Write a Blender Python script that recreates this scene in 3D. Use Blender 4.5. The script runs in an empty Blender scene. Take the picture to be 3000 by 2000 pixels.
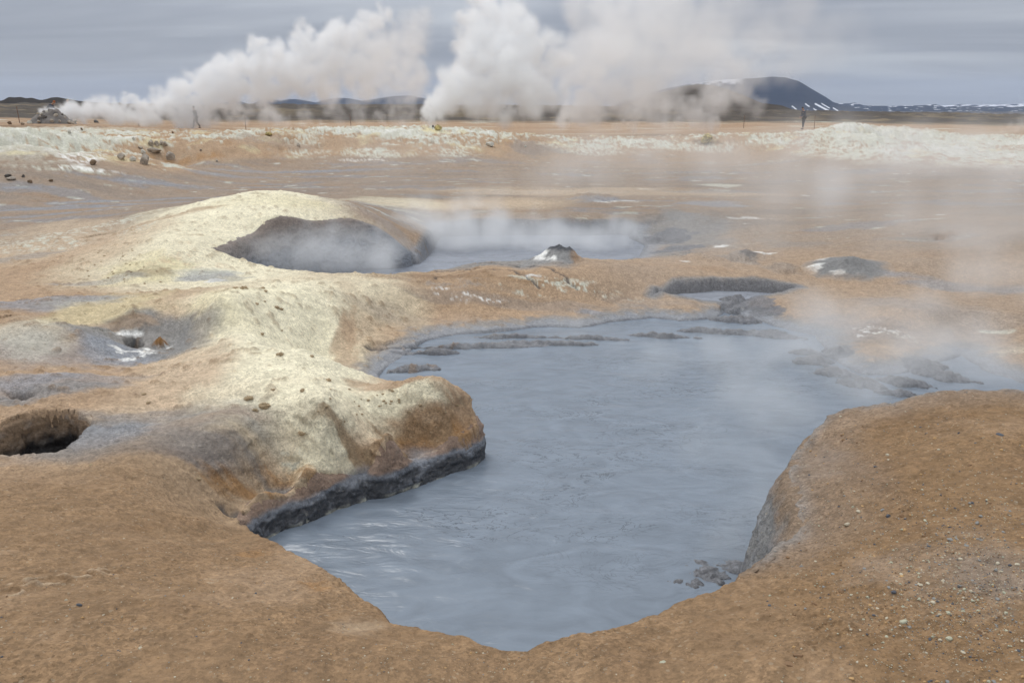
import bpy, math, random
import numpy as np
random.seed(7); rng = np.random.default_rng(7)
sc = bpy.context.scene
col = sc.collection
R = math.radians

# ------------------------------------------------------------------ camera
H = 2.2                     # eye height above the far plain
F = 2333.0                  # focal length in pixels of a 3000 px wide frame
PITCH = 16.59               # degrees below the horizontal
cam = bpy.data.cameras.new('camera'); cam_ob = bpy.data.objects.new('camera', cam); col.objects.link(cam_ob)
cam.sensor_width = 36; cam.lens = F/3000*36; cam.clip_start = .05; cam.clip_end = 60000
cam_ob.location = (0, 0, H); cam_ob.rotation_euler = (R(90-PITCH), 0, 0); sc.camera = cam_ob

# ------------------------------------------------------------------ world, sun, exposure
SUN_EL, SUN_AZ = 52.0, -35.0       # azimuth from the viewing direction, negative = left
w = bpy.data.worlds.new('World'); sc.world = w; w.use_nodes = True
def nodes_of(tree):
    def nd(kind, **kw):
        n = tree.nodes.new(kind)
        ins = kw.pop('ins', {})
        for k, v in kw.items(): setattr(n, k, v)
        for k, v in ins.items():
            if isinstance(v, bpy.types.NodeSocket): tree.links.new(v, n.inputs[k])
            else: n.inputs[k].default_value = v
        return n
    return nd
wt = w.node_tree; wt.nodes.clear(); nd = nodes_of(wt)
sky = nd('ShaderNodeTexSky', sky_type='NISHITA', sun_disc=False, sun_elevation=R(SUN_EL), sun_rotation=R(SUN_AZ))
tc = nd('ShaderNodeTexCoord')
sep = nd('ShaderNodeSeparateXYZ', ins={0: tc.outputs['Generated']})
el = nd('ShaderNodeMath', operation='MAXIMUM', ins={0: sep.outputs['Z'], 1: 0.0})
den = nd('ShaderNodeMath', operation='ADD', ins={0: el.outputs[0], 1: 0.055})
px_ = nd('ShaderNodeMath', operation='DIVIDE', ins={0: sep.outputs['X'], 1: den.outputs[0]})
py_ = nd('ShaderNodeMath', operation='DIVIDE', ins={0: sep.outputs['Y'], 1: den.outputs[0]})
cv = nd('ShaderNodeCombineXYZ', ins={0: px_.outputs[0], 1: py_.outputs[0], 2: 0.3})
cm1 = nd('ShaderNodeMapping', ins={0: cv.outputs[0], 'Scale': (.26, .46, 1), 'Rotation': (0, 0, .22)})
n1 = nd('ShaderNodeTexNoise', ins={'Vector': cm1.outputs[0], 'Scale': 1.0, 'Detail': 4.0, 'Roughness': .52, 'Distortion': .7})
cm2 = nd('ShaderNodeMapping', ins={0: cv.outputs[0], 'Scale': (.10, .28, 1), 'Location': (3.1, 1.7, 0)})
n2 = nd('ShaderNodeTexNoise', ins={'Vector': cm2.outputs[0], 'Scale': 1.0, 'Detail': 2.0, 'Roughness': .5})
mxn = nd('ShaderNodeMath', operation='MULTIPLY_ADD', ins={0: n2.outputs[0], 1: .6, 2: 0.0})
sm_ = nd('ShaderNodeMath', operation='MULTIPLY_ADD', ins={0: n1.outputs[0], 1: .55, 2: mxn.outputs[0]})
ramp = nd('ShaderNodeValToRGB', ins={0: sm_.outputs[0]})
cr = ramp.color_ramp
cr.elements[0].position = .44; cr.elements[0].color = (.30, .325, .39, 1)
cr.elements[1].position = .70; cr.elements[1].color = (.62, .65, .70, 1)
e = cr.elements.new(.57); e.color = (.42, .445, .505, 1)
# brighter, thinner layer near the horizon all round
hz = nd('ShaderNodeMapRange', interpolation_type='SMOOTHSTEP', ins={0: el.outputs[0], 1: 0.0, 2: .075, 3: .75, 4: 0.0})
hm = nd('ShaderNodeMix', data_type='RGBA', ins={0: hz.outputs[0], 6: ramp.outputs[0], 7: (.66, .69, .725, 1)})
# overcast sky is brighter overhead, gain raised above the standard to light the steam
gain = nd('ShaderNodeMath', operation='MULTIPLY_ADD', ins={0: el.outputs[0], 1: 2.45, 2: .9})
whm = nd('ShaderNodeMapRange', interpolation_type='SMOOTHSTEP', ins={0: el.outputs[0], 1: .12, 2: .6, 3: 0., 4: .85})
hm = nd('ShaderNodeMix', data_type='RGBA', ins={0: whm.outputs[0], 6: hm.outputs[2], 7: (.455, .46, .465, 1)})   # cloud is white overhead, blue grey towards the horizon
cl = nd('ShaderNodeVectorMath', operation='SCALE', ins={0: hm.outputs[2], 'Scale': gain.outputs[0]})
bg_c = nd('ShaderNodeBackground', ins={0: cl.outputs[0], 1: .95})
bg_s = nd('ShaderNodeBackground', ins={0: sky.outputs[0], 1: .06})
mixb = nd('ShaderNodeMixShader', ins={0: .86, 1: bg_s.outputs[0], 2: bg_c.outputs[0]})
wo = nd('ShaderNodeOutputWorld', ins={0: mixb.outputs[0]})

sun = bpy.data.lights.new('sun', 'SUN'); sun.energy = 1.5; sun.angle = R(25); sun.color = (1, .97, .93)
sun_ob = bpy.data.objects.new('sun', sun); col.objects.link(sun_ob)
sun_ob.rotation_euler = (R(90-SUN_EL), 0, R(180-SUN_AZ)); sun_ob.location = (0, 0, 60)

sc.view_settings.view_transform = 'Standard'; sc.view_settings.look = 'None'
sc.view_settings.exposure = -0.12; sc.view_settings.gamma = 1.0
cy = sc.cycles
cy.volume_bounces = 20; cy.max_bounces = 22; cy.diffuse_bounces = 3; cy.glossy_bounces = 2
cy.volume_step_rate = 2.5; cy.volume_max_steps = 256; cy.use_denoising = True
cy.use_adaptive_sampling = True; cy.adaptive_threshold = .02

# ------------------------------------------------------------------ numpy noise
from concurrent.futures import ThreadPoolExecutor
_pool = ThreadPoolExecutor(4)
_perm = np.random.default_rng(11).permutation(512).astype(np.int32)
_perm = np.concatenate([_perm, _perm])
_ga = np.random.default_rng(12).uniform(0, 2*np.pi, 512); _gx, _gy = np.cos(_ga).astype(np.float32), np.sin(_ga).astype(np.float32)
def _noise(x, y, out):
    xi = np.floor(x); yi = np.floor(y); xf = x-xi; yf = y-yi
    xi = xi.astype(np.int32) & 511; yi = yi.astype(np.int32) & 511; x1 = (xi+1) & 511; y1 = (yi+1) & 511
    u = xf*xf*xf*(xf*(xf*6-15)+10); v = yf*yf*yf*(yf*(yf*6-15)+10)
    p0 = _perm[xi]; p1 = _perm[x1]; gx = xf-1; gy = yf-1
    h = _perm[p0+yi]; a = _gx[h]*xf+_gy[h]*yf
    h = _perm[p1+yi]; b = _gx[h]*gx+_gy[h]*yf
    a += u*(b-a)
    h = _perm[p0+y1]; c = _gx[h]*xf+_gy[h]*gy
    h = _perm[p1+y1]; d = _gx[h]*gx+_gy[h]*gy
    c += u*(d-c)
    out[:] = (a+v*(c-a))*1.5
def noise(x, y):                      # gradient noise, about -1..1
    x, y = np.broadcast_arrays(x, y); shp = x.shape
    x = np.ascontiguousarray(x, np.float32).ravel(); y = np.ascontiguousarray(y, np.float32).ravel()
    out = np.empty(x.shape, np.float32); st_ = 32768
    if len(x) <= st_: _noise(x, y, out)
    else: list(_pool.map(lambda i: _noise(x[i:i+st_], y[i:i+st_], out[i:i+st_]), range(0, len(x), st_)))
    return out.reshape(shp)
def fbm(x, y, oct=4, gain=.5, lac=2.03):
    s = 0; a = 1; t = 0
    for i in range(oct):
        s = s+a*noise(x+17.3*i, y-9.1*i); t += a; a *= gain; x = x*lac; y = y*lac
    return s/t*1.25
def ridged(x, y, oct=4):
    s = 0; a = 1; t = 0
    for i in range(oct):
        s = s+a*(1-2*np.abs(noise(x+7.7*i, y+3.1*i))); t += a; a *= .5; x = x*2.1; y = y*2.1
    return s/t
def sstep(a, b, x):
    t = np.clip((x-a)/(b-a), 0, 1); return t*t*(3-2*t)
def mix(a, b, t): return a+(b-a)*t

# ------------------------------------------------------------------ survey: sight lines of the standing photographer to ground points
K = 3000/2352.0
cp, sp = math.cos(R(PITCH)), math.sin(R(PITCH))
def ray(u, v):              # u, v on the 2352 px wide survey print
    a = (u*K-1500)/F; b = (1000-v*K)/F
    return np.array([a, cp+b*sp, -sp+b*cp])
def at_z(u, v, z):
    d = ray(u, v); t = (z-H)/d[2]; return np.array([d[0]*t, d[1]*t, z])
def at_r(u, v, r):
    d = ray(u, v); t = r/math.hypot(d[0], d[1]); return np.array([0, 0, H])+d*t

# ------------------------------------------------------------------ terrain control points: (u, v, height) near, (u, v, distance) far
PZ = [ # foreground
 (-150,1568,.62),(0,1568,.56),(600,1568,.52),(1200,1568,.48),(1800,1568,.53),(2352,1568,.63),(2500,1568,.66),
 (-150,1380,.50),(0,1350,.46),(300,1400,.46),(600,1400,.40),(850,1500,.42),(1175,1512,.36),(1500,1480,.36),(1800,1400,.42),(2100,1350,.56),(2352,1300,.64),(2500,1300,.66),
 (0,1200,.28),(300,1160,.14),(470,1190,-.05),(510,1240,-.05),(650,1278,.04),(780,1345,.20),(870,1425,.30),
 (1000,1455,.33),(1350,1456,.34),(1620,1365,.32),(1780,1280,.26),
 # right mound
 (1860,1222,.22),(1930,1120,.32),(1880,1010,.22),(1925,975,.24),(2050,945,.38),(2200,910,.50),(2352,915,.55),(2500,915,.56),(2150,1050,.52),(2352,1100,.60),(2500,1100,.62),
 # behind the right mound
 (2250,868,-.50),(2352,860,-.42),(2500,850,-.40),
 # left middle: basin, holes, yellow mound
 (-150,1080,.20),(-150,900,.22),(0,1075,.15),(0,915,.16),(100,890,.20),(230,935,.15),(250,1000,.10),(300,870,.12),(230,830,.05),(330,800,-.02),(420,770,.02),(300,700,.26),(150,700,.22),(-150,740,.30),(0,740,.26),
 (500,760,.13),(480,700,.32),(600,670,.30),(700,750,.24),(745,720,.18),(740,820,.14),(780,860,.05),(600,900,.15),(450,960,.10),(350,1040,.10),(550,1010,.02),(630,1060,-.06),(600,1120,-.24),(560,1160,-.31),
 (800,790,-.12),(860,880,-.10),
 # promontory block
 (940,890,.04),(1030,898,.03),(1070,925,.00),(1050,965,-.10),(980,965,-.04),(880,960,.02),(760,960,.05),(700,1000,.03),(690,1060,-.15),(800,1060,-.30),(900,1048,-.35),(1000,1028,-.36),(1070,1008,-.37),(700,1115,-.36),(960,1000,-.17),(1060,975,-.16),(860,1020,-.20),
 # bay and flats beyond the main pool
 (800,735,-.08),(840,770,-.30),(900,720,-.14),(1000,705,-.14),(1000,770,-.46),(1100,735,-.34),(900,815,-.50),(1200,700,-.22),(1300,722,-.42),(1450,690,-.30),(1600,695,-.36),(1560,735,-.52),(1750,700,-.38),(1850,742,-.47),(1900,700,-.34),(2100,740,-.30),(2300,760,-.26),(2000,800,-.40),(2050,820,-.36),(1990,825,-.38),(2300,830,-.36),(1950,850,-.53),(2500,780,-.24),
 # ridge between the pools
 (850,655,.03),(1000,650,-.06),(1150,645,-.06),(1300,652,-.10),(1450,655,-.14),(1000,628,-.20),(1200,612,-.10),(1320,610,-.08),(1450,620,-.20),(1600,615,-.22),(1500,600,-.24),(1700,612,-.26),(1900,600,-.20),(2100,605,-.14),(2352,600,-.04),(2352,690,-.34),(2200,640,-.30),(2050,625,-.26),(1850,660,-.36),(1850,560,-.26),(2100,540,-.12),(2250,500,.02),(2352,480,.05),(2500,500,.05),(1700,530,-.28),(1550,500,-.26),
 # far crater mound
 (-150,560,-.10),(0,560,-.12),(0,620,.05),(150,565,.02),(250,545,.14),(300,520,.24),(450,470,.50),(560,446,.66),(640,443,.66),(720,455,.55),(800,478,.40),(880,492,.10),(940,500,-.15),(200,600,.14),(300,625,.14),(430,590,.20),(470,560,.30),(620,500,.46),(400,652,.02),(560,638,.05),(250,645,.06),(0,670,.14),(480,620,.10),(700,640,.00),
 (600,618,.02),(750,632,-.04),(900,634,-.08),
 # plain
 (-150,480,-.25),(0,480,-.25),(300,450,-.25),(0,420,-.25),(500,420,-.25),(800,430,-.25),(1100,480,-.24),(1400,480,-.24),(1000,420,-.25),(1500,420,-.25),(2000,420,-.24),(2352,420,-.22),(2000,470,-.22),(2352,440,-.2),(1800,500,-.25),
 # foot of the bank
 (-200,418,-.2),(0,412,-.22),(200,396,-.2),(400,381,-.22),(600,379,-.22),(800,376,-.22),(1050,373,-.22),(1200,362,-.22),(1400,356,-.22),(1700,354,-.22),(2000,352,-.22),(2352,346,-.2),(2550,346,-.2),
]
PR = [ # crest of the bank and what lies behind, by distance
 (-200,308,34),(0,312,34),(80,306,35),(170,311,36),(230,324,36),(330,322,37),(440,312,39),(560,298,41),(700,291,42),(830,293,42),(960,290,43),(1080,297,43),(1200,306,44),(1350,311,45),(1500,311,46),(1700,305,46),(1860,300,47),(1980,294,47),(2100,297,48),(2220,306,49),(2352,306,50),(2550,308,50),
 (0,360,30.5),(230,360,33),(450,345,36.5),(700,330,39),(1000,325,40),(1300,334,42.5),(1700,330,44),(2000,322,45),(2300,325,47),
 (-200,296,52),(0,296,50),(200,297,50),(350,300,50),(-200,284,62),(0,286,60),(120,284,62),(250,288,60),(440,297.5,58),
 (580,297,71),(408*1/K,292.3,69),(800,296,66),(1000,293,66),(1300,306,64),(1600,303,64),(1840,297,72),(2100,297,75),(2352,303,75),(2550,303,75),
 (0,272,90),(300,282,90),(600,286,92),(1000,284,95),(1500,284,100),(1840,284,100),(2352,291,100),(-300,272,90),(2600,291,100),
]
# ------------------------------------------------------------------ pools and pits: polygons with (u, v, z, wall width)
MUD, FARMUD, POND, SEEP = -.55, -.62, -.465, -.335
SHORE = []
def poly(pts, ctl=True):
    if ctl: SHORE.extend(at_z(u, v, z+(.035 if z <= -.48 else 0)) for u, v, z, wd in pts)
    return [(*at_z(u, v, z)[:2], wd, 1.0 if z <= -.48 else 0.0) for u, v, z, wd in pts]
main_pool = poly([
 (540,1206,-.26,.10),(575,1226,-.14,.14),(612,1238,-.06,.16),(660,1260,.0,.16),(700,1286,.05,.16),(745,1308,.12,.16),(782,1334,.17,.16),(806,1362,.20,.16),(850,1390,.25,.18),(876,1408,.28,.18),(892,1428,.30,.18),
 (950,1436,.31,.18),(1010,1450,.32,.18),(1065,1463,.33,.18),(1105,1482,.34,.18),(1150,1490,.35,.18),(1210,1490,.35,.18),(1252,1476,.34,.18),(1300,1463,.34,.18),(1360,1451,.34,.18),(1420,1436,.33,.18),(1480,1416,.33,.18),(1550,1391,.32,.18),(1620,1361,.31,.18),(1680,1336,.29,.18),(1740,1301,.27,.18),(1790,1266,.24,.2),(1830,1236,.22,.22),(1848,1200,.20,.30),
 (1835,1140,.20,.34),(1822,1090,.18,.30),(1838,1040,.16,.22),(1852,1018,.18,.2),(1882,984,.20,.2),(1908,958,.22,.2),(1960,940,.27,.25),(2050,929,.37,.3),(2130,904,.45,.3),(2200,895,.5,.35),(2300,894,.54,.4),(2420,905,.55,.4),
 # far right shore
 (2500,870,-.50,.2),(2352,868,-.5,.2),(2260,850,-.55,.15),(2210,815,-.55,.12),(2150,830,-.55,.12),(2060,858,-.55,.12),(1990,862,-.55,.10),(1940,838,-.55,.10),(1905,800,-.55,.10),(1880,770,-.55,.12),
 (1800,752,-.55,.10),(1725,733,-.55,.08),(1690,722,-.55,.06),(1664,716,-.55,.05),(1640,730,-.55,.06),(1560,738,-.55,.07),(1500,731,-.55,.07),(1440,737,-.55,.06),(1390,742,-.55,.06),(1330,752,-.55,.06),(1262,750,-.55,.06),(1190,758,-.55,.06),(1120,764,-.55,.06),(1050,766,-.55,.06),(985,782,-.55,.06),(950,805,-.55,.06),(905,832,-.55,.08),(862,858,-.52,.10),(880,886,-.50,.12),
 # behind, round and along the promontory block
 (935,878,-.25,.10),(985,880,-.02,.12),(1040,890,-.02,.12),(1078,908,-.05,.10),(1090,935,-.10,.08),(1093,980,-.26,.06),(1092,1018,-.42,.10),(1060,1028,-.41,.12),(1000,1048,-.41,.12),(940,1066,-.41,.13),(870,1090,-.41,.13),(830,1092,-.41,.13),(790,1108,-.41,.13),(740,1122,-.41,.13),(700,1138,-.40,.13),(660,1150,-.40,.13),(620,1160,-.39,.13),(570,1174,-.37,.13),(535,1190,-.33,.13),
])
far_pool = poly([
 (488,572,.22,.5),(540,548,.28,.5),(600,524,.32,.5),(700,506,.33,.5),(800,500,.28,.5),(866,520,.10,.45),(915,556,-.20,.3),(950,596,-.55,.2),(962,606,-.62,.2),
 (1000,530,-.5,.3),(960,510,-.30,.4),(1060,506,-.30,.4),(1200,504,-.30,.4),(1330,503,-.28,.4),(1430,501,-.28,.4),(1465,520,-.40,.3),(1450,545,-.6,.2),(1485,565,-.62,.2),(1470,588,-.62,.2),
 (1440,597,-.24,.2),(1380,596,-.14,.2),(1280,593,-.06,.2),(1200,598,-.10,.2),(1120,602,-.12,.2),(1060,608,-.14,.2),(1000,620,-.18,.2),(950,624,-.12,.2),(900,629,-.08,.2),(800,628,-.05,.25),(700,622,-.02,.3),(620,612,.02,.35),(560,598,.06,.4),(515,584,.14,.45),
])
pond = poly([(1500,652,-.22,.12),(1560,640,-.26,.14),(1640,637,-.28,.14),(1720,640,-.28,.14),(1790,650,-.32,.14),(1840,659,-.38,.12),(1850,665,-.40,.10),(1800,674,-.405,.08),(1730,681,-.405,.08),(1690,686,-.405,.05),(1640,687,-.405,.08),(1560,680,-.40,.08),(1510,668,-.38,.08)])
pit = poly([(-90,985,.15,.2),(0,974,.15,.16),(40,952,.16,.12),(80,942,.16,.12),(130,937,.16,.12),(178,940,.15,.12),(205,955,.14,.14),(214,966,.13,.16),(188,1000,.12,.10),(158,1028,.11,.08),(110,1038,.11,.08),(50,1045,.11,.08),(0,1048,.11,.08),(-100,1058,.11,.1)])
notch = poly([(203,748,.22,.05),(240,733,.23,.06),(285,720,.24,.10),(330,722,.20,.2),(330,745,.12,.2),(275,760,.07,.08),(245,770,.07,.04),(222,762,.12,.04)])
hollow = poly([(282,786,.0,.05),(300,780,.0,.05),(328,784,.0,.06),(334,790,.0,.06),(312,799,.0,.05),(292,796,.0,.05)])
slot = poly([(-40,738,.24,.04),(0,731,.24,.03),(34,721,.24,.03),(36,727,.23,.03),(10,737,.22,.03),(-40,750,.22,.04)])
slot2 = poly([(196,545,.1,.05),(220,536,.12,.05),(270,528,.13,.08),(282,530,.12,.08),(260,538,.08,.06),(220,546,.06,.05)])
hollow2 = poly([(1210,735,-.3,.12),(1260,728,-.3,.1),(1300,735,-.34,.08),(1290,742,-.36,.06),(1240,744,-.36,.06)])
hollow3 = poly([(0,905,.17,.06),(60,896,.18,.06),(95,898,.18,.06),(92,912,.15,.06),(60,922,.14,.05),(20,922,.14,.06)])
hollow4 = poly([(2110,545,-.1,.2),(2160,535,-.05,.2),(2185,545,-.08,.12),(2170,553,-.15,.1),(2130,552,-.15,.15)])

ctrl = []
for u, v, z in PZ: ctrl.append(at_z(u, v, z))
CREST = 22
PR = [(u, v+6, r) for u, v, r in PR[:CREST]]+[(u, v+9, r+5) for u, v, r in PR[:CREST] if u > 400]+[(u, v+7, r+4) for u, v, r in PR[:CREST] if u <= 400]+PR[CREST:]
for u, v, r in PR: ctrl.append(at_r(u, v, r))
for az in range(-180, 180, 20):
    for r, z in ((.4, .60), (1.0, .60)): ctrl.append(np.array([r*math.sin(R(az)), r*math.cos(R(az)), z]))
    if abs(az) > 45:
        for r, z in ((3, .5), (8, .3), (20, .0), (60, 0), (120, 0)): ctrl.append(np.array([r*math.sin(R(az)), r*math.cos(R(az)), z]))
ctrl = np.array(ctrl+SHORE)
def warp(x, y):
    r = np.hypot(x, y)
    return np.stack([np.arctan2(x, y)*1.15, np.log(np.maximum(r, .2))], -1)
cw = warp(ctrl[:, 0], ctrl[:, 1])
def tps(d2): return -np.sqrt(d2+.0009)
n = len(cw)
A = np.zeros((n+3, n+3))
d2 = ((cw[:, None]-cw[None])**2).sum(-1)
A[:n, :n] = tps(d2)+np.eye(n)*.0012
A[:n, n] = 1; A[:n, n+1:] = cw; A[n, :n] = 1; A[n+1:, :n] = cw.T
# solve for the height as a slope seen from the eye, which keeps near and far equally smooth
rc = np.hypot(ctrl[:, 0], ctrl[:, 1])
W = np.linalg.solve(A, np.concatenate([(ctrl[:, 2])/np.maximum(rc, 1.5)**.5, np.zeros(3)]))
def base_height(q, r):
    out = np.empty(len(q))
    for i in range(0, len(q), 20000):
        qq = q[i:i+20000]
        dd = (qq[:, 0:1]-cw[None, :, 0])**2+(qq[:, 1:2]-cw[None, :, 1])**2
        out[i:i+20000] = tps(dd)@W[:n]+W[n]+qq@W[n+1:]
    return out*np.maximum(r, 1.5)**.5

# ------------------------------------------------------------------ the polar ground grid
vs = np.concatenate([np.arange(2140, 1400, -2.7), np.arange(1400, 880, -2.1), np.arange(880, 640, -1.5), np.arange(640, 560, -1.9)])
ang = R(PITCH)+np.arctan((vs-1000)/F)
rs = list(2.1/np.tan(ang))
rs = list(np.array([.05, .3, .6, .9, 1.15, 1.35, 1.5, 1.6])*min(1, rs[0]/1.65))+rs
while rs[-1] < 75: rs.append(rs[-1]*1.0068)
while rs[-1] < 420: rs.append(rs[-1]*1.012)
while rs[-1] < 30000: rs.append(rs[-1]*1.12)
rs = np.array(rs)
side = [41.0]; stp = .10
while side[-1] < 178.5: side.append(side[-1]+stp); stp = min(stp*1.05, 4.0)
side = np.radians(np.array(side[1:])); side = side[side < R(179.5)]
th = np.concatenate([-side[::-1], np.linspace(R(-41), R(41), 900), side])
NR, NT = len(rs), len(th)
TH, RR = (q.astype(np.float32) for q in np.meshgrid(th, rs))           # rows = radius
X = RR*np.sin(TH); Y = RR*np.cos(TH)
# base surface on a coarser grid, then bilinear
ti = np.unique(np.concatenate([np.arange(0, NT, 6), [NT-1]])); ri = np.unique(np.concatenate([np.arange(0, NR, 4), [NR-1]]))
rcap = np.minimum(rs, 140)
cq = np.stack(np.meshgrid(th[ti]*1.15, np.log(np.maximum(rcap[ri], .2))), -1).reshape(-1, 2)
cz = base_height(cq, np.repeat(rcap[ri], len(ti))).reshape(len(ri), len(ti))
tmp = np.stack([np.interp(np.arange(NT), ti, row) for row in cz])
Z = np.stack([np.interp(np.arange(NR), ri, tmp[:, j]) for j in range(NT)], 1).astype(np.float32)
# the ground beyond 140 m: slow fall to the right, level far away
far = sstep(100, 200, RR)
slope_r = np.interp(TH, np.radians(np.array([-180, -60, -33, -15, 0, 10, 20, 33, 60, 180])), [0, 0, 1.0, .8, .6, -.2, -1.6, -3.0, -1, 0])
Z = mix(Z, slope_r*np.minimum(RR/300, 1)-sstep(320, 3000, RR)*70, far)

bay = poly([(768,694,.12,.35),(786,745,.02,.35),(792,800,-.08,.3),(828,850,-.16,.25),(880,884,-.3,.2),(940,868,-.5,.2),(965,800,-.55,.3),(1030,768,-.5,.5),(1150,742,-.4,.8),(1130,700,-.2,.9),(1000,690,-.12,.9),(900,694,-.08,.9),(820,684,.0,.6)], False)

def signed(P, x, y):
    """distance to polygon (positive inside) and wall width at the nearest edge"""
    P = np.array(P); best = np.full(x.shape, 1e9); wd = np.zeros(x.shape); ge = np.zeros(x.shape); ins = np.zeros(x.shape, bool)
    for i in range(len(P)):
        ax, ay, aw, ag = P[i]; bx, by, bw, bg = P[(i+1) % len(P)]
        ex, ey = bx-ax, by-ay
        t = np.clip(((x-ax)*ex+(y-ay)*ey)/(ex*ex+ey*ey+1e-12), 0, 1)
        d = np.hypot(x-ax-t*ex, y-ay-t*ey)
        m = d < best; best = np.where(m, d, best); wd = np.where(m, aw+(bw-aw)*t, wd); ge = np.where(m, ag+(bg-ag)*t, ge)
        c = ((ay > y) != (by > y)) & (x < (bx-ax)*(y-ay)/((by-ay) if by != ay else 1e-9)+ax)
        ins ^= c
    return np.where(ins, best, -best), wd, ge
def region(P, pad):
    P = np.array(P)
    return (X > P[:, 0].min()-pad) & (X < P[:, 0].max()+pad) & (Y > P[:, 1].min()-pad) & (Y < P[:, 1].max()+pad)

# broad and medium relief before the pools are sunk in
near = sstep(60, 20, RR)
Z += near*.035*fbm(X*.9, Y*.9, 3)*sstep(2, 6, RR)
Z += sstep(60, 8, RR)*.018*fbm(X*3.1+5, Y*3.1, 4)
def line_dist(pts, x, y):
    best = np.full(x.shape, 1e9)
    for (ax, ay), (bx, by) in zip(pts[:-1], pts[1:]):
        ex, ey = bx-ax, by-ay; t = np.clip(((x-ax)*ex+(y-ay)*ey)/(ex*ex+ey*ey+1e-12), 0, 1)
        best = np.minimum(best, np.hypot(x-ax-t*ex, y-ay-t*ey))
    return best
# rugged bank
bank = sstep(27, 32, RR)*sstep(60, 48, RR)
bank_hi = bank*sstep(-.15, .5, Z)
Z += bank_hi*(.13*ridged(X*.32+3, Y*.32, 4)+.20*ridged(X*.9, Y*.9, 4)-.12)
Z += bank_hi*.10*ridged(X*2.6+7, Y*.9, 3)-bank_hi*.04+bank*.04*fbm(X*4, Y*1.5, 3)
# lava country beyond
lava = sstep(96, 135, RR)*sstep(900, 420, RR)
lv = ridged(X*.045+1.3, Y*.045, 4)
Z += lava*(lv*np.interp(TH, np.radians(np.array([-40, -20, 0, 20, 40])), [1.6, 1.3, 1.2, 1.1, 1.2])*np.minimum(RR/250, 1.3)+.5*fbm(X*.22, Y*.22, 3))
Z += sstep(70, 95, RR)*sstep(130, 100, RR)*.12*fbm(X*.25, Y*.25, 3)

pool_sd = np.full(X.shape, -9.0)      # for wet banks
pool_top = np.zeros(X.shape)
depth_mask = {}
def carve(P, floor, pad=1.2, rough=.03, name=None, power=1.0, shore=None):
    global Z
    m = region(P, pad)
    x, y = X[m], Y[m]
    s, wd, ge = signed(P, x, y)
    sc_ = np.clip(np.hypot(x, y)/6, .35, 3)
    s = s+rough*sc_*(fbm(x*2.6/sc_, y*2.6/sc_, 2, .42))
    t = sstep(-.02, 1, s/np.maximum(wd, .02))**power
    z0 = Z[m]
    if shore is not None:
        lim = shore[0]+shore[1]*np.maximum(-s, 0)+.02+.03*fbm(x*1.7, y*1.7, 3)
        z0 = mix(z0, np.minimum(z0, lim), ge*sstep(1.5, .5, -s))
    Z[m] = mix(z0, np.minimum(floor, z0), t)
    if name:
        full = np.full(X.shape, -9.0); full[m] = s; depth_mask[name] = full
carve(bay, -.50, 1.5, .04, 'bay')
carve(main_pool, MUD-.12, 2.5, .045, 'main', 1.0, (MUD, .24))
carve(far_pool, FARMUD-.2, 3.0, .02, 'far')
carve(pond, POND-.12, 1.5, .035, 'pond')
dam = depth_mask['pond']; Z = np.where((dam > -.22) & (dam < .03) & (depth_mask['main'] < -.05), np.maximum(Z, POND+.02-.25*np.maximum(-dam-.06, 0)), Z)
carve(pit, -1.15, 1.0, .03, 'pit', .7)
carve(notch, -.05, .6, .02, 'notch')
carve(hollow, -.22, .4, .02, 'hollow')
carve(slot, -.05, .4, .015, 'slot'); carve(slot2, -.15, .6, .03, 'slot2')
carve(hollow2, -.48, .6, .03, 'hollow2'); carve(hollow3, .05, .5, .02, 'hollow3'); carve(hollow4, -.35, 1., .04, 'hollow4')

# cracks in the crust of the low ridge
cracks = [[(905,607),(1000,613),(1100,620),(1175,628),(1240,642)], [(1090,602),(1130,608),(1150,612)], [(1170,612),(1220,618),(1290,632),(1330,641)],
          [(1000,640),(1020,630),(1060,622)], [(845,780),(900,770),(960,764),(1020,752),(1090,742),(1120,738)], [(500,1090),(600,1095),(640,1093)]]
crack_m = np.zeros(X.shape)
for c in cracks:
    pts = [tuple(at_z(u, v, -.12 if v < 700 else (-.35 if v < 900 else -.05))[:2]) for u, v in c]
    P = np.array(pts); pad = .5
    m = (X > P[:, 0].min()-pad) & (X < P[:, 0].max()+pad) & (Y > P[:, 1].min()-pad) & (Y < P[:, 1].max()+pad)
    x, y = X[m], Y[m]
    d = line_dist(pts, x+.06*fbm(x*5, y*5, 2), y+.06*fbm(x*5+9, y*5, 2))
    k = sstep(.032, .010, d); Z[m] -= .028*k
    crack_m[m] = np.maximum(crack_m[m], k)

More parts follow.
